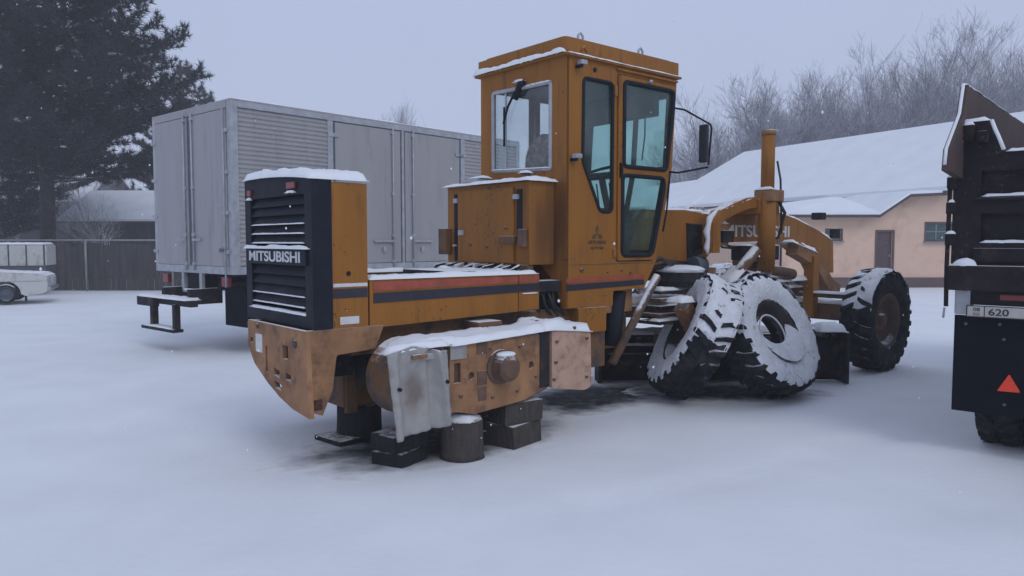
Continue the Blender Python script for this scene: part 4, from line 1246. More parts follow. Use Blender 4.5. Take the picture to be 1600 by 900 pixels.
# rear
tp('corner_post', 'alu_light', 0, .10, -.02, .11, TZ0 - .02, TZ1, .01)
tp('corner_post', 'alu_light', 0, .10, TW - .07, TW + .02, TZ0 - .02, TZ1, .01)
tp('rear_header', 'alu', -.01, .05, .11, TW - .07, TZ1 - .09, TZ1 - .002, .006)
tp('rear_sill', 'alu_light', -.012, .05, .11, TW - .07, TZ0 - .02, TZ0 + .09, .006)
for v0, v1 in ((.13, 1.21), (1.235, TW - .09)):
    d = link('rear_door', B(-.012, .03, v0, v1, TZ0 + .095, TZ1 - .10, .008), 'alu', TR)
    link('door_seal', B(-.016, -.010, (v1 - .03) if v0 < .5 else v0, v1 if v0 < .5 else (v0 + .03), TZ0 + .1, TZ1 - .10, .0), 'alu_dark', d)
for v in (1.10, 1.35):
    rod('locking_bar', 'alu_light', TR, [(-.035, v, TZ0 + .02), (-.035, v, TZ1 - .06)], .016, 8)
    for z in (TZ0 + .12, TZ0 + .55, 2.45, TZ1 - .15):
        tp('bar_bracket', 'alu_light', -.045, -.012, v - .035, v + .035, z - .02, z + .02, .004)
for v0, s_ in ((1.10, -1), (1.35, 1)):
    tp('door_handle', 'alu_light', -.06, -.04, min(v0, v0 + s_ * .24), max(v0, v0 + s_ * .24), 1.66, 1.69, .004)
tp('latch', 'alu_dark', -.04, -.012, .16, .33, 1.50, 1.55, .004)
rod('locking_bar', 'alu_light', TR, [(-.035, .155, 1.0), (-.035, .155, TZ1 - .1)], .012, 6)
for v in (.13, TW - .06):
    for z in (1.50, 2.05, 2.62, 3.2):
        tp('hinge', 'alu_light', -.03, -.0, v - .06, v + .09, z - .025, z + .025, .006)
# side
for u0, u1, nm in ((.10, 1.58, 'c'), (4.56, TL - .1, 'c')):
    # ribbed sheet
    n = 34
    bm = bmesh.new()
    rows = []
    for i in range(n * 4 + 1):
        z = TZ0 + .10 + (TZ1 - TZ0 - .19) * i / (n * 4)
        o_ = -.014 if (i % 4) in (1, 2) else 0.0
        rows.append((bm.verts.new((u0, o_, z)), bm.verts.new((u1, o_, z))))
    for a_, b_ in zip(rows, rows[1:]): bm.faces.new((a_[0], a_[1], b_[1], b_[0]))
    link('ribbed_side_sheet', bm, 'alu', TR)
for u, w in ((1.58, .10), (3.06, .05), (4.46, .10), (TL - .1, .1)):
    tp('side_post', 'alu_light', u, u + w, -.02, .03, TZ0, TZ1 - .08, .004)
tp('top_rail', 'alu_light', .10, TL, -.025, .05, TZ1 - .085, TZ1, .006)
tp('top_rail', 'alu_light', .10, TL, TW - .05, TW + .025, TZ1 - .085, TZ1, .006)
tp('bottom_rail', 'alu_light', .10, TL, -.022, .05, TZ0 - .02, TZ0 + .09, .006)
for u0, u1 in ((1.70, 3.05), (3.12, 4.45)):
    d = link('side_door', B(u0, u1, -.012, .03, TZ0 + .10, TZ1 - .10, .008), 'alu', TR)
    ue = u1 if u0 < 2 else u0
    link('door_seal', B(ue - .015, ue + .015, -.016, -.008, TZ0 + .1, TZ1 - .10, 0), 'alu_dark', d)
    uo = u0 if u0 < 2 else u1
    link('door_seal', B(uo - .02, uo + .02, -.016, -.008, TZ0 + .1, TZ1 - .10, 0), 'alu_dark', d)
for u in (2.86, 3.30):
    rod('locking_bar', 'alu_light', TR, [(u, -.035, TZ0 + .02), (u, -.035, TZ1 - .06)], .016, 8)
    for z in (TZ0 + .12, 1.75, 2.45, TZ1 - .15):
        tp('bar_bracket', 'alu_light', u - .035, u + .035, -.045, -.012, z - .02, z + .02, .004)
for u0, s_ in ((2.86, -1), (3.30, 1)):
    tp('door_handle', 'alu_light', min(u0, u0 + s_ * .42), max(u0, u0 + s_ * .42), -.06, -.035, 1.64, 1.67, .004)
    tp('latch', 'alu_light', u0 + s_ * .2 - .03, u0 + s_ * .2 + .03, -.05, -.012, 1.48, 1.56, .004)
for u, z in ((1.70, 3.30), (4.5, 3.22), (4.45, 3.22)):
    tp('hinge', 'alu_light', u - .12, u + .08, -.035, -.01, z - .03, z + .03, .005)
tp('roof', 'alu', .0, TL, -.02, TW + .02, TZ1, TZ1 + .03, .01)
snow_bank('snow_cap', TR, .02, TL, -.0, TW, TZ1 + .03, .028, seed=91, nx=50, ny=24)
# chassis
for v in (.75, 1.55):
    tp('chassis_rail', 'dark_iron', .2, 8.0, v, v + .1, .92, 1.12, .01)
for u in (.4, 1.6, 2.8, 4.0, 5.2):
    tp('cross_bearer', 'dark_iron', u, u + .08, .02, TW - .02, 1.08, 1.19, .005)
for v in (.98, 1.55):
    tp('frame_bracket', 'alu_light', .0, .05, v - .04, v + .04, .92, 1.18, .004)
tp('under_panel', 'gasket', .06, .09, 1.0, 1.5, .94, 1.18, .004)
tp('under_rail', 'alu_light', -.02, .03, 1.0, 1.52, .88, .915, .004)
snow_bank('snow_cap', TR, -.03, .03, 1.0, 1.5, .915, .015, seed=92, nx=4, edge=.02)
for v in (.30, 2.2):
    tp('tail_lamp', 'red_lamp', .02, .08, v - .09, v + .09, 1.0, 1.14, .01)
tp('spare_carrier', 'gasket', .25, 1.2, .05, .62, .50, 1.06, .03)
tp('mudflap', 'flap', .18, .2, .0, .6, .42, 1.0, .004)
tp('tool_box', 'gasket', .5, 1.5, .02, .5, .38, .9, .02)
tp('rear_bumper', 'dark_iron', -.30, -.18, .70, 2.05, .70, .80, .012)
tp('rear_bumper', 'dark_iron', -.38, -.28, 1.75, 2.33, .66, .80, .012)
snow_bank('snow_cap', TR, -.38, -.12, .72, 2.31, .80, .03, seed=93, edge=.03)
tp('bumper_arm', 'dark_iron', -.2, .3, .9, 1.0, .72, .95, .01)
tp('bumper_arm', 'dark_iron', -.2, .3, 1.75, 1.85, .72, .95, .01)
tp('step_leg', 'dark_iron', -.33, -.24, 1.14, 1.22, .32, .72, .006)
tp('step_leg', 'dark_iron', -.33, -.24, 1.88, 1.98, .36, .72, .006)
tp('step_tread', 'dark_iron', -.36, -.20, 1.14, 2.24, .30, .35, .006)
snow_bank('snow_cap', TR, -.36, -.20, 1.22, 2.22, .35, .02, seed=94, edge=.02, ny=8, nx=6)
def truck_wheel(u, v, par=TR):
    mt = axis_m((u, v, .46), (0, -1, 0))
    w = link('wheel', tyre_bm(.46, .26, .27), 'rubber', par, True, mt)
    link('rim', rim_bm(.26, .27), 'alu_light', w, True, mt)
for u, v in ((2.3, .22), (2.3, .55), (2.3, 1.95), (2.3, 2.28), (6.9, .3), (6.9, 2.2)):
    truck_wheel(u, v)
cb = link('truck_cab', plate(rounded([(6.25, .75), (8.0, .75), (8.05, 1.5), (7.75, 2.55), (6.25, 2.6)], .12), [rounded([(6.85, 1.75), (7.85, 1.7), (7.65, 2.4), (6.85, 2.42)], .06)], t=2.2, plane='xz', at=.13), 'alu_light', TR)
link('cab_window', plate(rounded([(6.8, 1.7), (7.84, 1.66), (7.66, 2.42), (6.8, 2.45)], .06), t=2.14, plane='xz', at=.16), 'glass_dark', TR)

# ------------------------------------------------------------ dump truck at the right edge
DO, DYAW = (3.44, 5.8, 0), R(48)
DR = thing('dump_truck', 'dark brown dump truck at the right edge, red triangle on its black mudflap', 'dump truck', DO, DYAW)
def dp(name, m, *a, **k):
    return part(name, m, DR, *a, **k)
W2 = 2.5
# tailgate: local -v is to the right
tg = link('tailgate', plate([(.03, 1.48), (.03, 2.50), (-.02, 2.555), (-.20, 2.545), (-.285, 2.31), (-W2 + .285, 2.31), (-W2 + .2, 2.545), (-W2 - .03, 2.55), (-W2 - .03, 1.48)],
      [[(-.15, 1.985), (-.15, 2.175), (-1.2, 2.175), (-1.2, 1.985)], [(-1.3, 1.985), (-1.3, 2.175), (-2.35, 2.175), (-2.35, 1.985)],
       [(-.155, 1.64), (-.155, 1.86), (-1.2, 1.86), (-1.2, 1.64)], [(-1.3, 1.64), (-1.3, 1.86), (-2.35, 1.86), (-2.35, 1.64)]], t=.075, plane='yz', at=-.06), 'truck_dark', DR)
link('tailgate_sheet', B(.0, .016, -W2, .0, 1.50, 2.30, 0), 'truck_dark', tg)
for z in (1.985, 1.64):
    snow_bank('snow_cap', DR, -.058, -.002, -1.2, -.155, z, .018, seed=z, nx=5, edge=.02)
    snow_bank('snow_cap', DR, -.058, -.002, -2.35, -1.3, z, .018, seed=z + 1, nx=5, edge=.02)
dp('tailgate_rib', 'truck_dark', -.085, -.058, -2.4, -.12, 1.955, 1.975, .004)
dp('tailgate_rib', 'truck_dark', -.085, -.058, -2.4, -.12, 1.50, 1.60, .008)
snow_bank('snow_cap', DR, -.07, .02, -W2 + .3, -.30, 2.31, .022, seed=101, nx=5, edge=.02)
snow_bank('snow_cap', DR, -.07, .02, -.195, -.0, 2.548, .022, seed=102, nx=5, edge=.02)
strap_o = lambda pts, w, a, b, nm, m: None
bm = bmesh.new()
tube(bm, [(-.05, -.200, 2.55), (-.05, -.225, 2.48), (-.05, -.25, 2.42), (-.05, -.285, 2.325)], .015, 8)
link('snow_ridge', bm, 'snow', DR, True)
# left side wall with its spiked rear corner
link('side_wall', plate([(-.50, 2.16), (-.47, 2.31), (-.10, 2.60), (.0, 2.83), (4.4, 2.86), (4.4, 1.45), (.02, 1.45), (.02, 2.12)], t=.05, plane='xz', at=-.03), 'truck_inner', DR)
link('side_wall', plate([(-.02, 2.5), (.0, 2.83), (4.4, 2.86), (4.4, 1.45), (.02, 1.45)], t=.05, plane='xz', at=-W2 - .02), 'truck_inner', DR)
bm = bmesh.new(); tube(bm, [(-.50, -.0, 2.2), (-.475, -.0, 2.315), (-.105, -.0, 2.61), (-.005, -.0, 2.842), (.06, -.0, 2.85)], .012, 6)
link('snow_ridge', bm, 'snow', DR, True)
snow_bank('snow_cap', DR, .0, 4.3, -.03, .02, 2.84, .012, seed=104, ny=3, edge=.01)
dp('bed_floor', 'truck_inner', .0, 4.4, -W2, .0, 1.44, 1.50, 0)
dp('bed_headboard', 'truck_inner', 4.35, 4.4, -W2, .0, 1.5, 2.9, .01)
for z, u in ((2.42, -.09), (2.30, -.07)):
    snow_bank('snow_cap', DR, u - .02, u + .03, -.03, .05, z - .02, .03, seed=z, edge=.02)
gpo = dp('hinge', 'truck_dark', -.11, -.05, -.10, -.02, 2.40, 2.52, .015)
snow_bank('snow_cap', DR, -.12, -.05, -.10, -.03, 2.52, .02, seed=105, edge=.02)
dp('hinge', 'truck_dark', -.11, -.05, -.19, -.12, 2.38, 2.47, .015)
# latch hardware left of the gate
for z in (1.62, 1.86, 2.05):
    dp('latch', 'truck_dark', -.10, -.02, .0, .07, z, z + .09, .012)
rod('latch_rod', 'truck_dark', DR, [(-.07, .05, 2.10), (-.07, .055, 1.45), (-.07, .05, 1.15)], .016, 8)
rod('latch_rod', 'alu_light', DR, [(-.07, .06, 1.14), (-.075, .065, 1.06)], .008, 6)
for v, z, s_ in ((.035, 1.71, .03), (.035, 1.95, .02), (.035, 2.14, .03)):
    snow_bank('snow_cap', DR, -.10, -.03, v - s_, v + s_, z, .018, seed=z * 3, edge=.03)
dp('rear_crossmember', 'truck_dark', -.13, .2, -W2, .04, 1.28, 1.47, .015)
bm = bmesh.new()
bmesh.ops.create_icosphere(bm, subdivisions=3, radius=1)
for v in bm.verts: v.co.z = max(v.co.z, -.1); v.co *= 1 + .15 * noise.noise(v.co * 2)
bm.transform(Matrix.Translation((-.09, -.07, 1.47)) @ Matrix.Diagonal((.04, .08, .055, 1)))
link('snow_cap', bm, 'snow', DR, True)
dp('tail_lamp_cluster', 'truck_dark', -.05, .1, -W2, -.11, 1.17, 1.28, .01)
dp('tail_lamp', 'red_lamp', -.06, -.045, -.46, -.30, 1.215, 1.255, .004)
dp('lamp_guard', 'alu_light', -.05, .08, -.11, .0, 1.09, 1.29, .02)
snow_bank('snow_cap', DR, -.05, .08, -.11, .0, 1.29, .01, seed=106, edge=.03)
# number plate
np_ = dp('number_plate', 'plate', -.085, -.075, -.62, -.095, 1.085, 1.165, .006)
link('plate_border', plate([(-.09, 1.08), (-.625, 1.08), (-.625, 1.17), (-.09, 1.17)], [[(-.097, 1.087), (-.617, 1.087), (-.617, 1.163), (-.097, 1.163)]], t=.005, plane='yz', at=-.088), 'ink', np_)
link('plate_divider', B(-.087, -.084, -.212, -.206, 1.087, 1.163, 0), 'ink', np_)
PM = lambda v, z: frame_m((-.0865, v, z), (0, -1, 0), (0, 0, 1), (-1, 0, 0))
text_part('plate_lettering', '08', .05, 'ink', np_, PM(-.135, 1.125), extr=.001, width=.045, height=.028)
text_part('plate_lettering', 'KG', .05, 'red_lamp', np_, PM(-.138, 1.095), extr=.001, width=.04, height=.02)
text_part('plate_lettering', '620', .05, 'ink', np_, PM(-.235, 1.098), extr=.001, width=.13, height=.052, bold=.02)
# mudflap, triangle, wheel
dp('mudflap', 'flap', -.02, .0, -.95, -.0, .34, 1.085, .008)
dp('mudflap', 'flap', -.02, .0, -W2, -W2 + .8, .34, 1.085, .008)
tri = rounded([(-.30, .530), (-.448, .535), (-.374, .665)], .012)
link('red_triangle', plate(tri, t=.012, plane='yz', at=-.034), 'glow_red', DR)
for v, z in ((-.08, 1.02), (-.3, 1.03), (-.33, .92), (-.35, .43), (-.5, .40)):
    rod('bolt', 'alu_dark', DR, [(-.028, v, z), (-.018, v, z)], .012, 8)
for v in (-.27, -.60, -W2 + .27, -W2 + .6):
    for u in (.60, 1.95):
        mt = axis_m((u, v, .50), (0, 1 if v > -1 else -1, 0))
        w = link('wheel', tyre_bm(.50, .27, .29), 'rubber', DR, True, mt)
        link('tread', tread_bm(.508, .29, 22), 'tread', w, False, mt)
        link('rim', rim_bm(.27, .29), 'rim', w, True, mt)
for u, v in ((5.6, -.3), (5.6, -2.2)):
    mt = axis_m((u, v, .50), (0, 1 if v > -1 else -1, 0))
    w = link('wheel', tyre_bm(.50, .27, .29), 'rubber', DR, True, mt)
    link('rim', rim_bm(.27, .29), 'rim', w, True, mt)
for v in (-.85, -1.65):
    dp('chassis_rail', 'dark_iron', .1, 6.3, v - .1, v, .85, 1.1, .01)
link('truck_cab', plate(rounded([(4.7, .8), (6.5, .8), (6.6, 1.6), (6.3, 2.7), (4.7, 2.75)], .12), t=2.3, plane='xz', at=-2.4), 'truck_dark', DR)

# ------------------------------------------------------------ white car at the left edge
CX, CY = -13.2, 19.5
CA = thing('old_saloon_car', 'small white saloon car with black tyre at the left edge of the yard', 'car', (CX, CY, 0), R(24))
arch = lambda c, r, n=10: [(c + r * math.cos(math.pi * (1 - i / n)), .27 + r * math.sin(math.pi * (1 - i / n))) for i in range(n + 1)]
low = [(-3.05, .30)] + arch(-2.45, .34) + [(-1.9, .22), (-.5, .22)] + arch(0, .345) + [(.45, .22), (.85, .28), (.93, .34)]
up = [(.95, .50), (.93, .74), (.80, .80), (-.15, .86), (-.35, .88), (-2.4, .88), (-3.1, .84), (-3.15, .5)]
bm = plate(low + up, t=1.56, plane='xz', at=0)
link('body', bm, 'car_white', CA)
gh = rounded([(-.33, .87), (-.85, 1.36), (-2.0, 1.38), (-2.45, .87)], .08)
link('cabin', plate(gh, [[(-.50, .90), (-.88, 1.28), (-1.35, 1.30), (-1.35, .90)], [(-1.42, .90), (-1.42, 1.30), (-1.95, 1.30), (-2.25, .90)]], t=1.44, plane='xz', at=.06), 'car_white', CA)
link('side_glass', plate(shrink([(-.46, .88), (-.88, 1.31), (-1.98, 1.33), (-2.32, .88)], .01), t=1.40, plane='xz', at=.08), 'glass_dark', CA)
link('bumper', B(.9, 1.02, .02, 1.54, .36, .45, .02), 'chrome', CA)
link('headlight', B(.93, .965, .08, .5, .52, .70, .02), 'alu_light', CA)
link('headlight', B(.93, .965, 1.06, 1.48, .52, .70, .02), 'alu_light', CA)
link('side_trim', B(-2.2, .85, -.012, .0, .60, .615, .002), 'chrome', CA)
link('wing_mirror', B(-.5, -.38, -.12, .0, .90, .98, .02), 'gasket', CA)
link('door_seam', B(-.62, -.612, -.004, .0, .26, .88, 0), 'alu_dark', CA)
link('mud_flap', B(.42, .45, .02, .2, .08, .26, .005), 'flap', CA)
for u, v, s_ in ((0, .10, -1), (0, 1.46, 1), (-2.45, .10, -1), (-2.45, 1.46, 1)):
    mt = axis_m((u, v, .285), (0, s_, 0))
    w = link('wheel', tyre_bm(.285, .17, .17), 'rubber', CA, True, mt)
    link('rim', rim_bm(.17, .17, 0, .01), 'blue_tank', w, True, mt)
snow_bank('snow_cap', CA, -.3, .85, .08, 1.48, .84, .03, zfun=lambda x, y: -.05 * (x + .3), seed=111, nx=14, ny=12)
snow_bank('snow_cap', CA, -1.95, -.9, .12, 1.42, 1.375, .04, seed=112, nx=14, ny=12)

PT = thing('panel_trailer', 'pale box trailer with upright side panels behind the white car', 'trailer', (-15.5, 22.3, 0), R(20))
link('chassis', B(0, 1.4, .1, 1.3, .55, .72, .02), 'dark_iron', PT)
for k in range(3):
    link('side_panel', B(.02 + .46 * k, .44 + .46 * k, 0, .04, .92, 1.54, .01), 'car_white', PT)
link('side_panel', B(1.40, 1.44, .05, 1.3, .92, 1.54, .01), 'car_white', PT)
link('box_body', B(0, 1.395, .045, 1.3, .74, 1.56, .01), 'alu_dark', PT)
snow_bank('snow_cap', PT, 0, 1.4, 0, 1.3, 1.56, .05, seed=113, nx=20, ny=14)
for u in (.7,):
    mt = axis_m((u, .15, .3), (0, -1, 0))
    link('wheel', tyre_bm(.3, .17, .17), 'rubber', PT, True, mt)

# ------------------------------------------------------------ fence
FE = thing('yard_fence', 'dark board fence with light pipe rail and posts behind the car', 'fence', (-30, 25, 0))
rod('top_rail', 'pipe', FE, [(0, -.03, 1.69), (24.5, -.03, 1.69)], .03, 8)
for k in range(9):
    x = 30 - 14.18 - 5.75 + 2.88 * (k - 3)
    if x < 0: continue
    rod('post', 'pipe', FE, [(x, -.05, 0), (x, -.05, 1.72)], .038, 8)
x = 0
k = 0
while x < 24.3:
    w = random.uniform(.15, .21)
    h_ = random.uniform(1.50, 1.66)
    part('board', 'fence', FE, x, x + w - .012, .02 + random.uniform(0, .012), .045, .02, h_, 0)
    x += w; k += 1
for z in (.4, 1.3):
    link('back_rail', B(0, 24.4, .06, .1, z, z + .08, .004), 'fence', FE)

# ------------------------------------------------------------ sheds at the left
def hut(name, label, x0, x1, y0, y1, zw, zr, wall, along='x', cat='shed', over=.35):
    t = thing(name, label, cat, ((x0 + x1) / 2, y0, 0))
    cx = (x0 + x1) / 2
    X0, X1, D_ = x0 - cx, x1 - cx, y1 - y0
    bm = bmesh.new()
    pts = [(0, 0), (D_, 0), (D_, zw), (D_ / 2, zr - .12), (0, zw)]
    a = [bm.verts.new((X0, p, z)) for p, z in pts]; b_ = [bm.verts.new((X1, p, z)) for p, z in pts]
    bm.faces.new(a); bm.faces.new(b_[::-1])
    for i in range(5): bm.faces.new((a[i], a[(i + 1) % 5], b_[(i + 1) % 5], b_[i]))
    link('wall', bm, wall, t)
    for s_ in (0, 1):
        e = (-over, zw - .12) if s_ == 0 else (D_ + over, zw - .12)
        r_ = (D_ / 2, zr)
        q = [(X0 - over, e[0], e[1]), (X1 + over, e[0], e[1]), (X1 + over, r_[0], r_[1]), (X0 - over, r_[0], r_[1])]
        q2 = [(a_, b2, c + .08) for a_, b2, c in q]
        link_py('roof', q + q2, [(0, 1, 2, 3), (7, 6, 5, 4), (0, 4, 5, 1), (1, 5, 6, 2), (2, 6, 7, 3), (3, 7, 4, 0)], 'eave', t)
        q3 = [(a_, b2, c + .002) for a_, b2, c in q2]; q4 = [(a_, b2, c + .10) for a_, b2, c in q3]
        link_py('roof_snow', q3 + q4, [(0, 1, 2, 3), (7, 6, 5, 4), (0, 4, 5, 1), (1, 5, 6, 2), (2, 6, 7, 3), (3, 7, 4, 0)], 'snow', t)
    return t
hut('board_shed', 'low dark board shed with snowy roof behind the fence', -20.6, -11.4, 35, 40, 2.62, 4.0, 'shed_wall')
hut('small_house', 'far small house with snowy roof seen through the pine branches', -30.5, -25.0, 44, 50, 4.0, 6.0, 'shed_wall', cat='house')

# ------------------------------------------------------------ peach building
BD = thing('peach_building', 'long peach plastered building with snow covered roof and brown door', 'building', (15, 26.9, 0))
ox, oy = 15, 26.9
def bq(name, m, pts, th=None):
    """quad slab given in world coordinates, thickened downwards"""
    v = [(a - ox, b_ - oy, c) for a, b_, c in pts]
    n = len(v)
    if th:
        v2 = [(a, b_, c - th) for a, b_, c in v]
        fs = [tuple(range(n)), tuple(range(2 * n - 1, n - 1, -1))] + [(i, n + i, n + (i + 1) % n, (i + 1) % n) for i in range(n)]
        return link_py(name, v + v2, fs, m, BD)
    return link_py(name, v, [tuple(range(n))], m, BD)
dX = lambda x: x - ox
door_h = [(dX(13.06), .40), (dX(13.62), .40), (dX(13.62), 2.0), (dX(13.06), 2.0)]
win_h = [(dX(14.80), 1.70), (dX(16.0), 1.70), (dX(16.0), 2.30), (dX(14.80), 2.30)]
win2_h = [(dX(11.25), 1.72), (dX(11.78), 1.72), (dX(11.78), 2.06), (dX(11.25), 2.06)]
link('front_wall', plate([(dX(9.7), 0), (dX(26), 0), (dX(26), 3.4), (dX(20), 6.2), (dX(15.3), 3.40), (dX(13.95), 3.22), (dX(12.9), 2.52), (dX(9.7), 2.52)],
     [door_h, win_h, win2_h], t=.3, plane='xz', at=0), 'peach', BD)
link('plinth', B(dX(9.65), dX(26.05), -.06, -.002, -.05, .36, .01), 'plinth', BD)
d = link('door', B(dX(13.07), dX(13.61), .08, .14, .40, 1.995, .01), 'door', BD)
link('door_handle', B(dX(13.53), dX(13.57), .04, .08, 1.1, 1.18, .005), 'chrome', d)
link('door_frame', plate([(dX(13.0), .38), (dX(13.68), .38), (dX(13.68), 2.06), (dX(13.0), 2.06)], [door_h], t=.04, plane='xz', at=-.03), 'plinth', BD)
link('door_step', B(dX(12.95), dX(13.75), -.5, -.06, 0, .2, .02), 'plinth', BD)
for hh, pan in ((win_h, 3), (win2_h, 1)):
    x0, x1, z0, z1 = hh[0][0], hh[1][0], hh[0][1], hh[2][1]
    wnd = link('window', plate([(x0 - .05, z0 - .05), (x1 + .05, z0 - .05), (x1 + .05, z1 + .05), (x0 - .05, z1 + .05)], [hh], t=.05, plane='xz', at=-.02), 'plinth', BD)
    for k in range(pan):
        a0, a1 = x0 + (x1 - x0) * k / pan, x0 + (x1 - x0) * (k + 1) / pan
        link('pane', B(a0 + .02, a1 - .02, .08, .09, z0 + .01, (z0 + z1) / 2 - .01, 0), 'glass_dark', wnd)
        link('pane', B(a0 + .02, a1 - .02, .08, .09, (z0 + z1) / 2 + .01, z1 - .01, 0), 'glass_dark', wnd)
    for k in range(1, pan):
        a0 = x0 + (x1 - x0) * k / pan
        link('glazing_bar', B(a0 - .018, a0 + .018, .06, .085, z0, z1, .003), 'pipe', wnd)
    link('glazing_bar', B(x0, x1, .055, .08, (z0 + z1) / 2 - .015, (z0 + z1) / 2 + .015, .003), 'pipe', wnd)
    link('sill', B(x0 - .08, x1 + .08, -.12, .0, z0 - .10, z0 - .055, .01), 'pipe', wnd)
# side wall and annex walls
bq('side_wall', 'peach', [(15.25, 27.0, 0), (7.9, 41.3, 0), (7.9, 41.3, 3.25), (15.25, 27.0, 3.25)])
bq('side_wall', 'peach', [(9.7, 27.0, 0), (9.7, 30.5, 0), (9.7, 30.5, 3.0), (9.7, 27.0, 2.5)])
ridge0, ridge1 = (20.2, 26.35, 6.35), (12.6, 41.1, 6.35)
eave0, eave1 = (15.15, 26.35, 3.42), (7.55, 41.1, 3.42)
bq('roof', 'eave', [ridge0, (12.75, 40.8, 6.35), (7.7, 40.8, 3.42), eave0], .14)
up_ = lambda p, d_: (p[0], p[1], p[2] + d_)
bq('roof_snow', 'snow', [up_(p, .16) for p in (ridge0, ridge1, (eave1[0] - .02, eave1[1], eave1[2] - .1), eave0)], .155)
bq('roof', 'eave', [ridge0, ridge1, (19.0, 43.5, 3.4), (26.6, 28.9, 3.4)], .14)
bq('roof_snow', 'snow', [up_(p, .16) for p in (ridge0, ridge1, (19.0, 43.5, 3.4), (26.6, 28.9, 3.4))], .155)
bq('roof_snow', 'snow', [up_(p, .15) for p in ((11.6, 38.6, 4.95), (7.9, 45.5, 4.75), (5.2, 44.5, 3.2), (8.8, 38.0, 3.3))], .5)
# annex roof
a0, a1, a2, a3 = (9.6, 26.45, 2.53), (12.93, 26.45, 2.53), (13.98, 26.45, 3.24), (15.3, 26.45, 3.30)
b0, b1 = (10.6, 30.7, 3.02), (13.3, 30.7, 3.36)
for nm, m_, dz, th in (('roof', 'eave', 0.06, .10), ('roof_snow', 'snow', .15, .085)):
    bq(nm, m_, [up_(p, dz) for p in (a0, a1, b1, b0)], th)
    bq(nm, m_, [up_(p, dz + .003) for p in (a1, a2, b1)], th)
    bq(nm, m_, [up_(p, dz + .006) for p in (a2, a3, (15.0, 27.2, 3.36), b1)], th)

# ------------------------------------------------------------ trees
def tube_list(vs, fs, pts, rad, k=3):
    base = len(vs)
    prevx = None
    for i, p in enumerate(pts):
        d = (pts[min(i + 1, len(pts) - 1)] - pts[max(i - 1, 0)]).normalized()
        if prevx is None:
            a = Vector((0, 0, 1)) if abs(d.z) < .9 else Vector((1, 0, 0))
            x = d.cross(a).normalized()
        else:
            x = (prevx - d * prevx.dot(d)).normalized()
        prevx = x
        y = d.cross(x)
        for j in range(k):
            a = 2 * math.pi * j / k
            vs.append(tuple(p + (x * math.cos(a) + y * math.sin(a)) * rad[i]))
    for i in range(len(pts) - 1):
        for j in range(k):
            q = base + i * k
            fs.append((q + j, q + (j + 1) % k, q + k + (j + 1) % k, q + k + j))

def grow(rng, H, spread, trunk_r, levels=3, twigs=1.0):
    tv, tf, cv, cf = [], [], [], []
    def branch(p, d, L, r, lev):
        n = 4 if lev == 0 else 3
        pts = [p.copy()]
        dd = d.copy()
        for i in range(n + (3 if lev == 0 else 0)):
            dd = (dd + Vector((rng.gauss(0, .12), rng.gauss(0, .12), rng.gauss(0, .06) + (.12 if lev else .05)))).normalized()
            pts.append(pts[-1] + dd * L / (n + (3 if lev == 0 else 0)))
        m = len(pts) - 1
        rad = [max(.006, r * (1 - .8 * i / m)) for i in range(m + 1)]
        if lev == 0: tube_list(tv, tf, pts, rad, 6)
        else: tube_list(cv, cf, pts, rad, 3)
        if lev >= levels: return
        cnt = {0: 22, 1: 9, 2: 6}[lev]
        cnt = int(cnt * (twigs if lev else 1))
        for c in range(cnt):
            t = rng.uniform(.22 if lev == 0 else .15, .98)
            q = t * m
            i = min(m - 1, int(q))
            bp = pts[i].lerp(pts[i + 1], q - i)
            ax = (pts[i + 1] - pts[i]).normalized()
            a = rng.uniform(0, 2 * math.pi)
            sd_ = Vector((math.cos(a), math.sin(a), 0))
            sd_ = (sd_ - ax * sd_.dot(ax)).normalized()
            ang = rng.uniform(.45, .95) * spread
            nd = (ax * math.cos(ang) + sd_ * math.sin(ang)).normalized()
            ll = L * (.42 * (1.15 - t) + .12) if lev == 0 else L * rng.uniform(.32, .6)
            branch(bp, nd, ll, max(.007, rad[i] * .5), lev + 1)
    branch(Vector((0, 0, -.1)), Vector((0, 0, 1)), H, trunk_r, 0)
    return (tv, tf), (cv, cf)

def mk(name, vf, m):
    me = bpy.data.meshes.new(name)
    me.from_pydata(vf[0], [], vf[1])
    me.materials.append(M[m])
    return me
rng = random.Random(11)
bare = []
for k in range(5):
    tr_, cr_ = grow(rng, 12.0, rng.uniform(.75, 1.05), .13, twigs=1.15)
    bare.append((mk('trunk', tr_, 'twig'), mk('crown', cr_, 'twig')))

def bare_tree(x, y, s, rz, k, label, group, sxy=None, name='bare_tree', cat='tree'):
    t = thing(name, label, cat, (x, y, 0), rz, group)
    for nm, me in zip(('trunk', 'crown'), bare[k % 5]):
        o = bpy.data.objects.new(nm, me)
        scene.collection.objects.link(o)
        o.parent = t
        o.scale = ((sxy or s), (sxy or s), s)
    return t
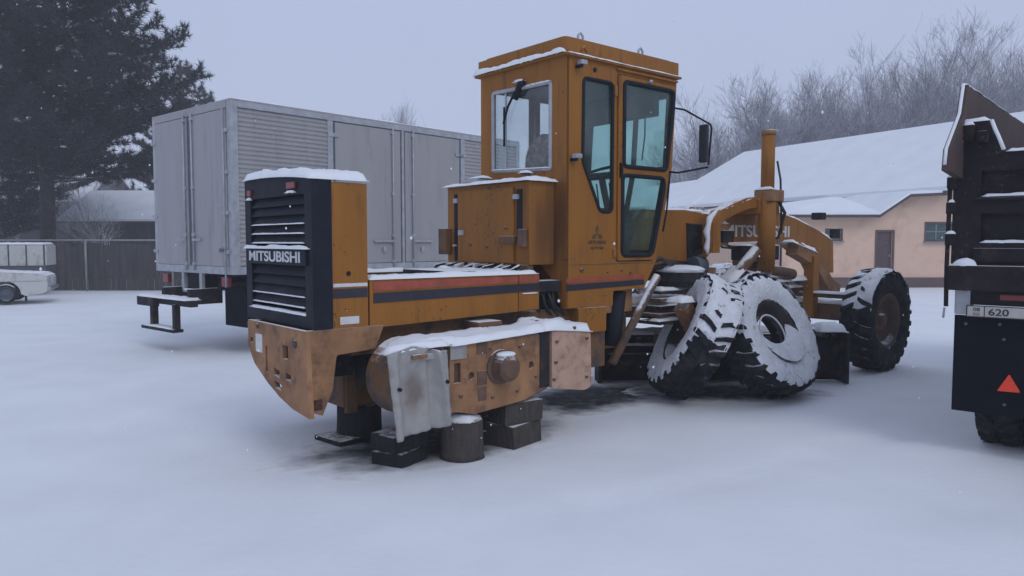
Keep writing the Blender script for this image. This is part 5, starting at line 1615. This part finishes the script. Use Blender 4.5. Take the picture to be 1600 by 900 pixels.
# tree row beyond the peach building, rising towards the right
prof_px = [(1060, 245), (1090, 215), (1115, 190), (1140, 175), (1165, 165), (1190, 160), (1215, 158), (1240, 140), (1262, 150), (1290, 140), (1318, 132), (1345, 120),
           (1372, 108), (1395, 95), (1420, 100), (1445, 108), (1470, 100), (1495, 88), (1522, 80), (1550, 78), (1578, 72), (1605, 70), (1640, 70)]
words = ['first', 'second', 'third', 'fourth', 'fifth', 'sixth', 'seventh', 'eighth', 'ninth', 'tenth', 'eleventh', 'twelfth', 'thirteenth', 'fourteenth', 'fifteenth',
         'sixteenth', 'seventeenth', 'eighteenth', 'nineteenth', 'twentieth']
TREE_LABEL = 'leafless frosted tree in the dense row beyond the peach building'
for i, (px, py) in enumerate(prof_px):
    for row in range(2):
        py_ = py + 10
        depth = 57 + 9 * row + rng.uniform(-2.5, 2.5)
        X = (px + rng.uniform(-8, 8) + (12 if row else 0) - 800) / 1172 * depth
        Hh = 1.65 + (377 - py_) * depth / 1172
        Hh *= (rng.uniform(.93, 1.06) if row == 0 else rng.uniform(.80, .98))
        s = Hh / 12.0
        bare_tree(X, depth, s, rng.uniform(0, 6.28), rng.randrange(5), TREE_LABEL, 'leafless trees beyond the peach building', sxy=max(.75, s * .95))
# low scrub between those trees
vs_, fs_ = [], []
for k in range(2300):
    X = rng.uniform(12, 46); Y = rng.uniform(50, 60)
    p = Vector((X, Y, 0))
    h_ = rng.uniform(4, 8.5)
    d = Vector((rng.gauss(0, .2), rng.gauss(0, .2), 1)).normalized()
    pts = [p, p + d * h_ * .5, p + d * h_ + Vector((rng.gauss(0, .3), 0, 0))]
    tube_list(vs_, fs_, pts, [.03, .02, .007])
    for j in range(7):
        b0_ = pts[0].lerp(pts[2], rng.uniform(.25, .95))
        dd = Vector((rng.gauss(0, .5), rng.gauss(0, .5), .8)).normalized()
        tube_list(vs_, fs_, [b0_, b0_ + dd * rng.uniform(.5, 1.6)], [.014, .006])
o = link_py('scrub', vs_, fs_, 'twig')
tag(o, 'dense frosted undergrowth between the leafless trees beyond the building', 'scrub', kind='stuff')
# small trees showing above the truck
bare_tree(-9.6, 70, 1.18, 2.57, 1, 'faint leafless tree whose top shows above the truck box, the right one', 'faint tree tops above the truck', sxy=.8)
bare_tree(-12.8, 74, 1.10, 3.57, 3, 'faint leafless tree whose top shows above the truck box, the left one', 'faint tree tops above the truck', sxy=.7)
# frosted shrubs by the shed
for i, (x, y, s) in enumerate(((-15.6, 29.5, .30), (-12.6, 29.0, .40), (-19.0, 43.5, .62), (-15.6, 43, .6), (-13.0, 44, .6), (-23.5, 42, .5), (-27.5, 42, .7))):
    t = bare_tree(x, y, s, i, i, ['leafless frosted shrub between the pine trunk and the truck', 'leafless frosted shrub just left of the truck box', 'leafless tree behind the snowy shed roof, under the pine crown',
        'leafless tree behind the shed, second from the truck', 'leafless tree behind the shed, next to the truck box', 'leafless tree behind the small far house, right side', 'leafless tree at the far left behind the pine'][i], None, sxy=s * 1.2)
    for c in t.children:
        c.data = c.data.copy(); c.data.materials[0] = M['twig_frost']

# ---- pines
def pine(x, y, H, rad, seed, label, bare_to=2.2, nb=150, density=1.0, name='pine_tree'):
    rg = random.Random(seed)
    t = thing(name, label, 'tree', (x, y, 0))
    tv, tf = [], []
    pts = [Vector((0.25 * math.sin(i * .5 + seed), .2 * math.cos(i * .7), H * i / 10)) for i in range(11)]
    tube_list(tv, tf, pts, [.30 * (1 - .88 * i / 10) for i in range(11)], 10)
    link_py('trunk', tv, tf, 'bark', t, True)
    bv, bf, nv, nf, sv, sf = [], [], [], [], [], []
    def tuft(p, d, s):
        cnt = int(36 * density)
        for q in range(cnt):
            dd = (d * .45 + Vector((rg.gauss(0, .6), rg.gauss(0, .6), rg.gauss(.35, .6)))).normalized()
            L = s * rg.uniform(.5, 1.15)
            side = dd.cross(Vector((rg.gauss(0, 1), rg.gauss(0, 1), rg.gauss(0, 1)))).normalized() * .017
            b = len(nv)
            nv.extend([tuple(p + side), tuple(p - side), tuple(p + dd * L)])
            nf.append((b, b + 1, b + 2))
        if rg.random() < .04:
            b = len(sv)
            c = p + Vector((0, 0, s * .28)) + d * s * .2
            rx, ry, rz_ = s * rg.uniform(.15, .65), s * rg.uniform(.15, .5), s * rg.uniform(.08, .28)
            for i_ in range(3):
                f = (0.6, 1.0, .7)[i_]
                for j in range(7):
                    a = 2 * math.pi * j / 7
                    w = rg.uniform(.55, 1.35)
                    sv.append((c.x + math.cos(a) * rx * f * w, c.y + math.sin(a) * ry * f * w, c.z + (-.6, 0, .7)[i_] * rz_ + rg.uniform(-.3, .3) * rz_))
            sv.append((c.x, c.y, c.z + rz_)); sv.append((c.x, c.y, c.z - rz_ * .6))
            for i_ in range(2):
                for j in range(7): sf.append((b + i_ * 7 + j, b + i_ * 7 + (j + 1) % 7, b + (i_ + 1) * 7 + (j + 1) % 7, b + (i_ + 1) * 7 + j))
            for j in range(7):
                sf.append((b + 14 + j, b + 14 + (j + 1) % 7, b + 21)); sf.append((b + (j + 1) % 7, b + j, b + 22))
    for k in range(nb):
        f = (k + rg.random()) / nb
        z = bare_to + (H - bare_to - .3) * f
        zz = z / H
        Lb = rad * (1.0 if zz < .42 else max(.08, 1 - ((zz - .42) / .58) ** 1.15)) * rg.uniform(.72, 1.0)
        a = k * 2.399 + rg.uniform(-.4, .4)
        o_ = Vector((0, 0, z))
        d = Vector((math.cos(a), math.sin(a), rg.uniform(-.12, .22)))
        n = 6
        P = [o_]
        for i in range(n):
            dz = -.05 + .09 * i
            P.append(P[-1] + Vector((d.x, d.y, d.z * .6 + dz)).normalized() * Lb / n + Vector((rg.gauss(0, .05), rg.gauss(0, .05), 0)))
        tube_list(bv, bf, P, [max(.012, .06 * (1 - i / (n + .5)) * (1.2 - zz)) for i in range(n + 1)], 4)
        m = max(3, int(Lb * 4.2))
        for j in range(m):
            q = (.22 + .78 * (j + rg.random()) / m) * n
            i = min(n - 1, int(q))
            p = P[i].lerp(P[i + 1], q - i)
            ax = (P[i + 1] - P[i]).normalized()
            sd_ = ax.cross(Vector((0, 0, 1))).normalized() * (1 if j % 2 else -1)
            tl = Lb * .30 * (1.15 - q / n) + .25
            e = p + (ax * .75 + sd_ * rg.uniform(.4, 1) + Vector((0, 0, rg.uniform(-.05, .45)))).normalized() * tl
            tube_list(bv, bf, [p, e], [.014, .008], 3)
            c = max(2, int(tl / .17))
            for w in range(c):
                tuft(p.lerp(e, (w + 1) / c), (e - p).normalized(), rg.uniform(.20, .36))
        for w in range(4): tuft(P[-1] + Vector((0, 0, .14 * w)), Vector((d.x * .4, d.y * .4, .8)).normalized(), .30)
    link_py('limbs', bv, bf, 'bark', t)
    link_py('crown', nv, nf, 'needles', t)
    if sv: tag(link_py('branch_snow', sv, sf, 'snow', t), kind='stuff')
    return t
pine(-17.2, 28.0, 17.0, 6.1, 5, 'tall dark pine with snow flecked branches left of the truck', nb=135, bare_to=3.8)
pine(-23.5, 33.0, 16.0, 5.2, 9, 'second dark pine at the left edge behind the tall one', nb=90, bare_to=1.6)
pine(-19.6, 45.5, 12.2, 4.3, 12, 'shorter pine whose rounded top rises over the rear corner of the truck box', nb=85, bare_to=3.6)

# ------------------------------------------------------------ falling snow
vs_, fs_ = [], []
rs = random.Random(4)
for k in range(340):
    Y = rs.uniform(2.2, 17)
    X = rs.uniform(-.72, .72) * Y
    Z = 1.65 + rs.uniform(-.35, .36) * Y
    if Z < .1: continue
    r = rs.uniform(.0022, .0050) * (1.6 if k % 9 == 0 else 1)
    b = len(vs_)
    for dx, dy, dz in ((1, 0, 0), (-1, 0, 0), (0, 1, 0), (0, -1, 0), (0, 0, 1), (0, 0, -1)):
        vs_.append((X + dx * r, Y + dy * r, Z + dz * r * 1.3))
    for f in ((0, 2, 4), (2, 1, 4), (1, 3, 4), (3, 0, 4), (2, 0, 5), (1, 2, 5), (3, 1, 5), (0, 3, 5)):
        fs_.append(tuple(b + q for q in f))
o = link_py('falling_snow', vs_, fs_, 'snow')
tag(o, 'sparse snowflakes falling through the air over the yard', 'snowflakes', kind='stuff')

# ------------------------------------------------------------ haze
hz = bpy.data.materials.new('haze')
hz.use_nodes = True
hn, hl = hz.node_tree.nodes, hz.node_tree.links
hn.clear()
ho = hn.new('ShaderNodeOutputMaterial')
hv = hn.new('ShaderNodeVolumePrincipled')
hv.inputs['Color'].default_value = (0.97, 0.975, 0.99, 1)
hv.inputs['Density'].default_value = 0.0028
hv.inputs['Anisotropy'].default_value = 0.2
hl.new(hv.outputs[0], ho.inputs['Volume'])
M['haze'] = hz
GXY = 330
o = link('haze', B(-GXY, GXY, -GXY, GXY + 10, -1.0, 20.0, 0), 'haze')
tag(o, 'thin cold winter haze over the yard', kind='stuff')
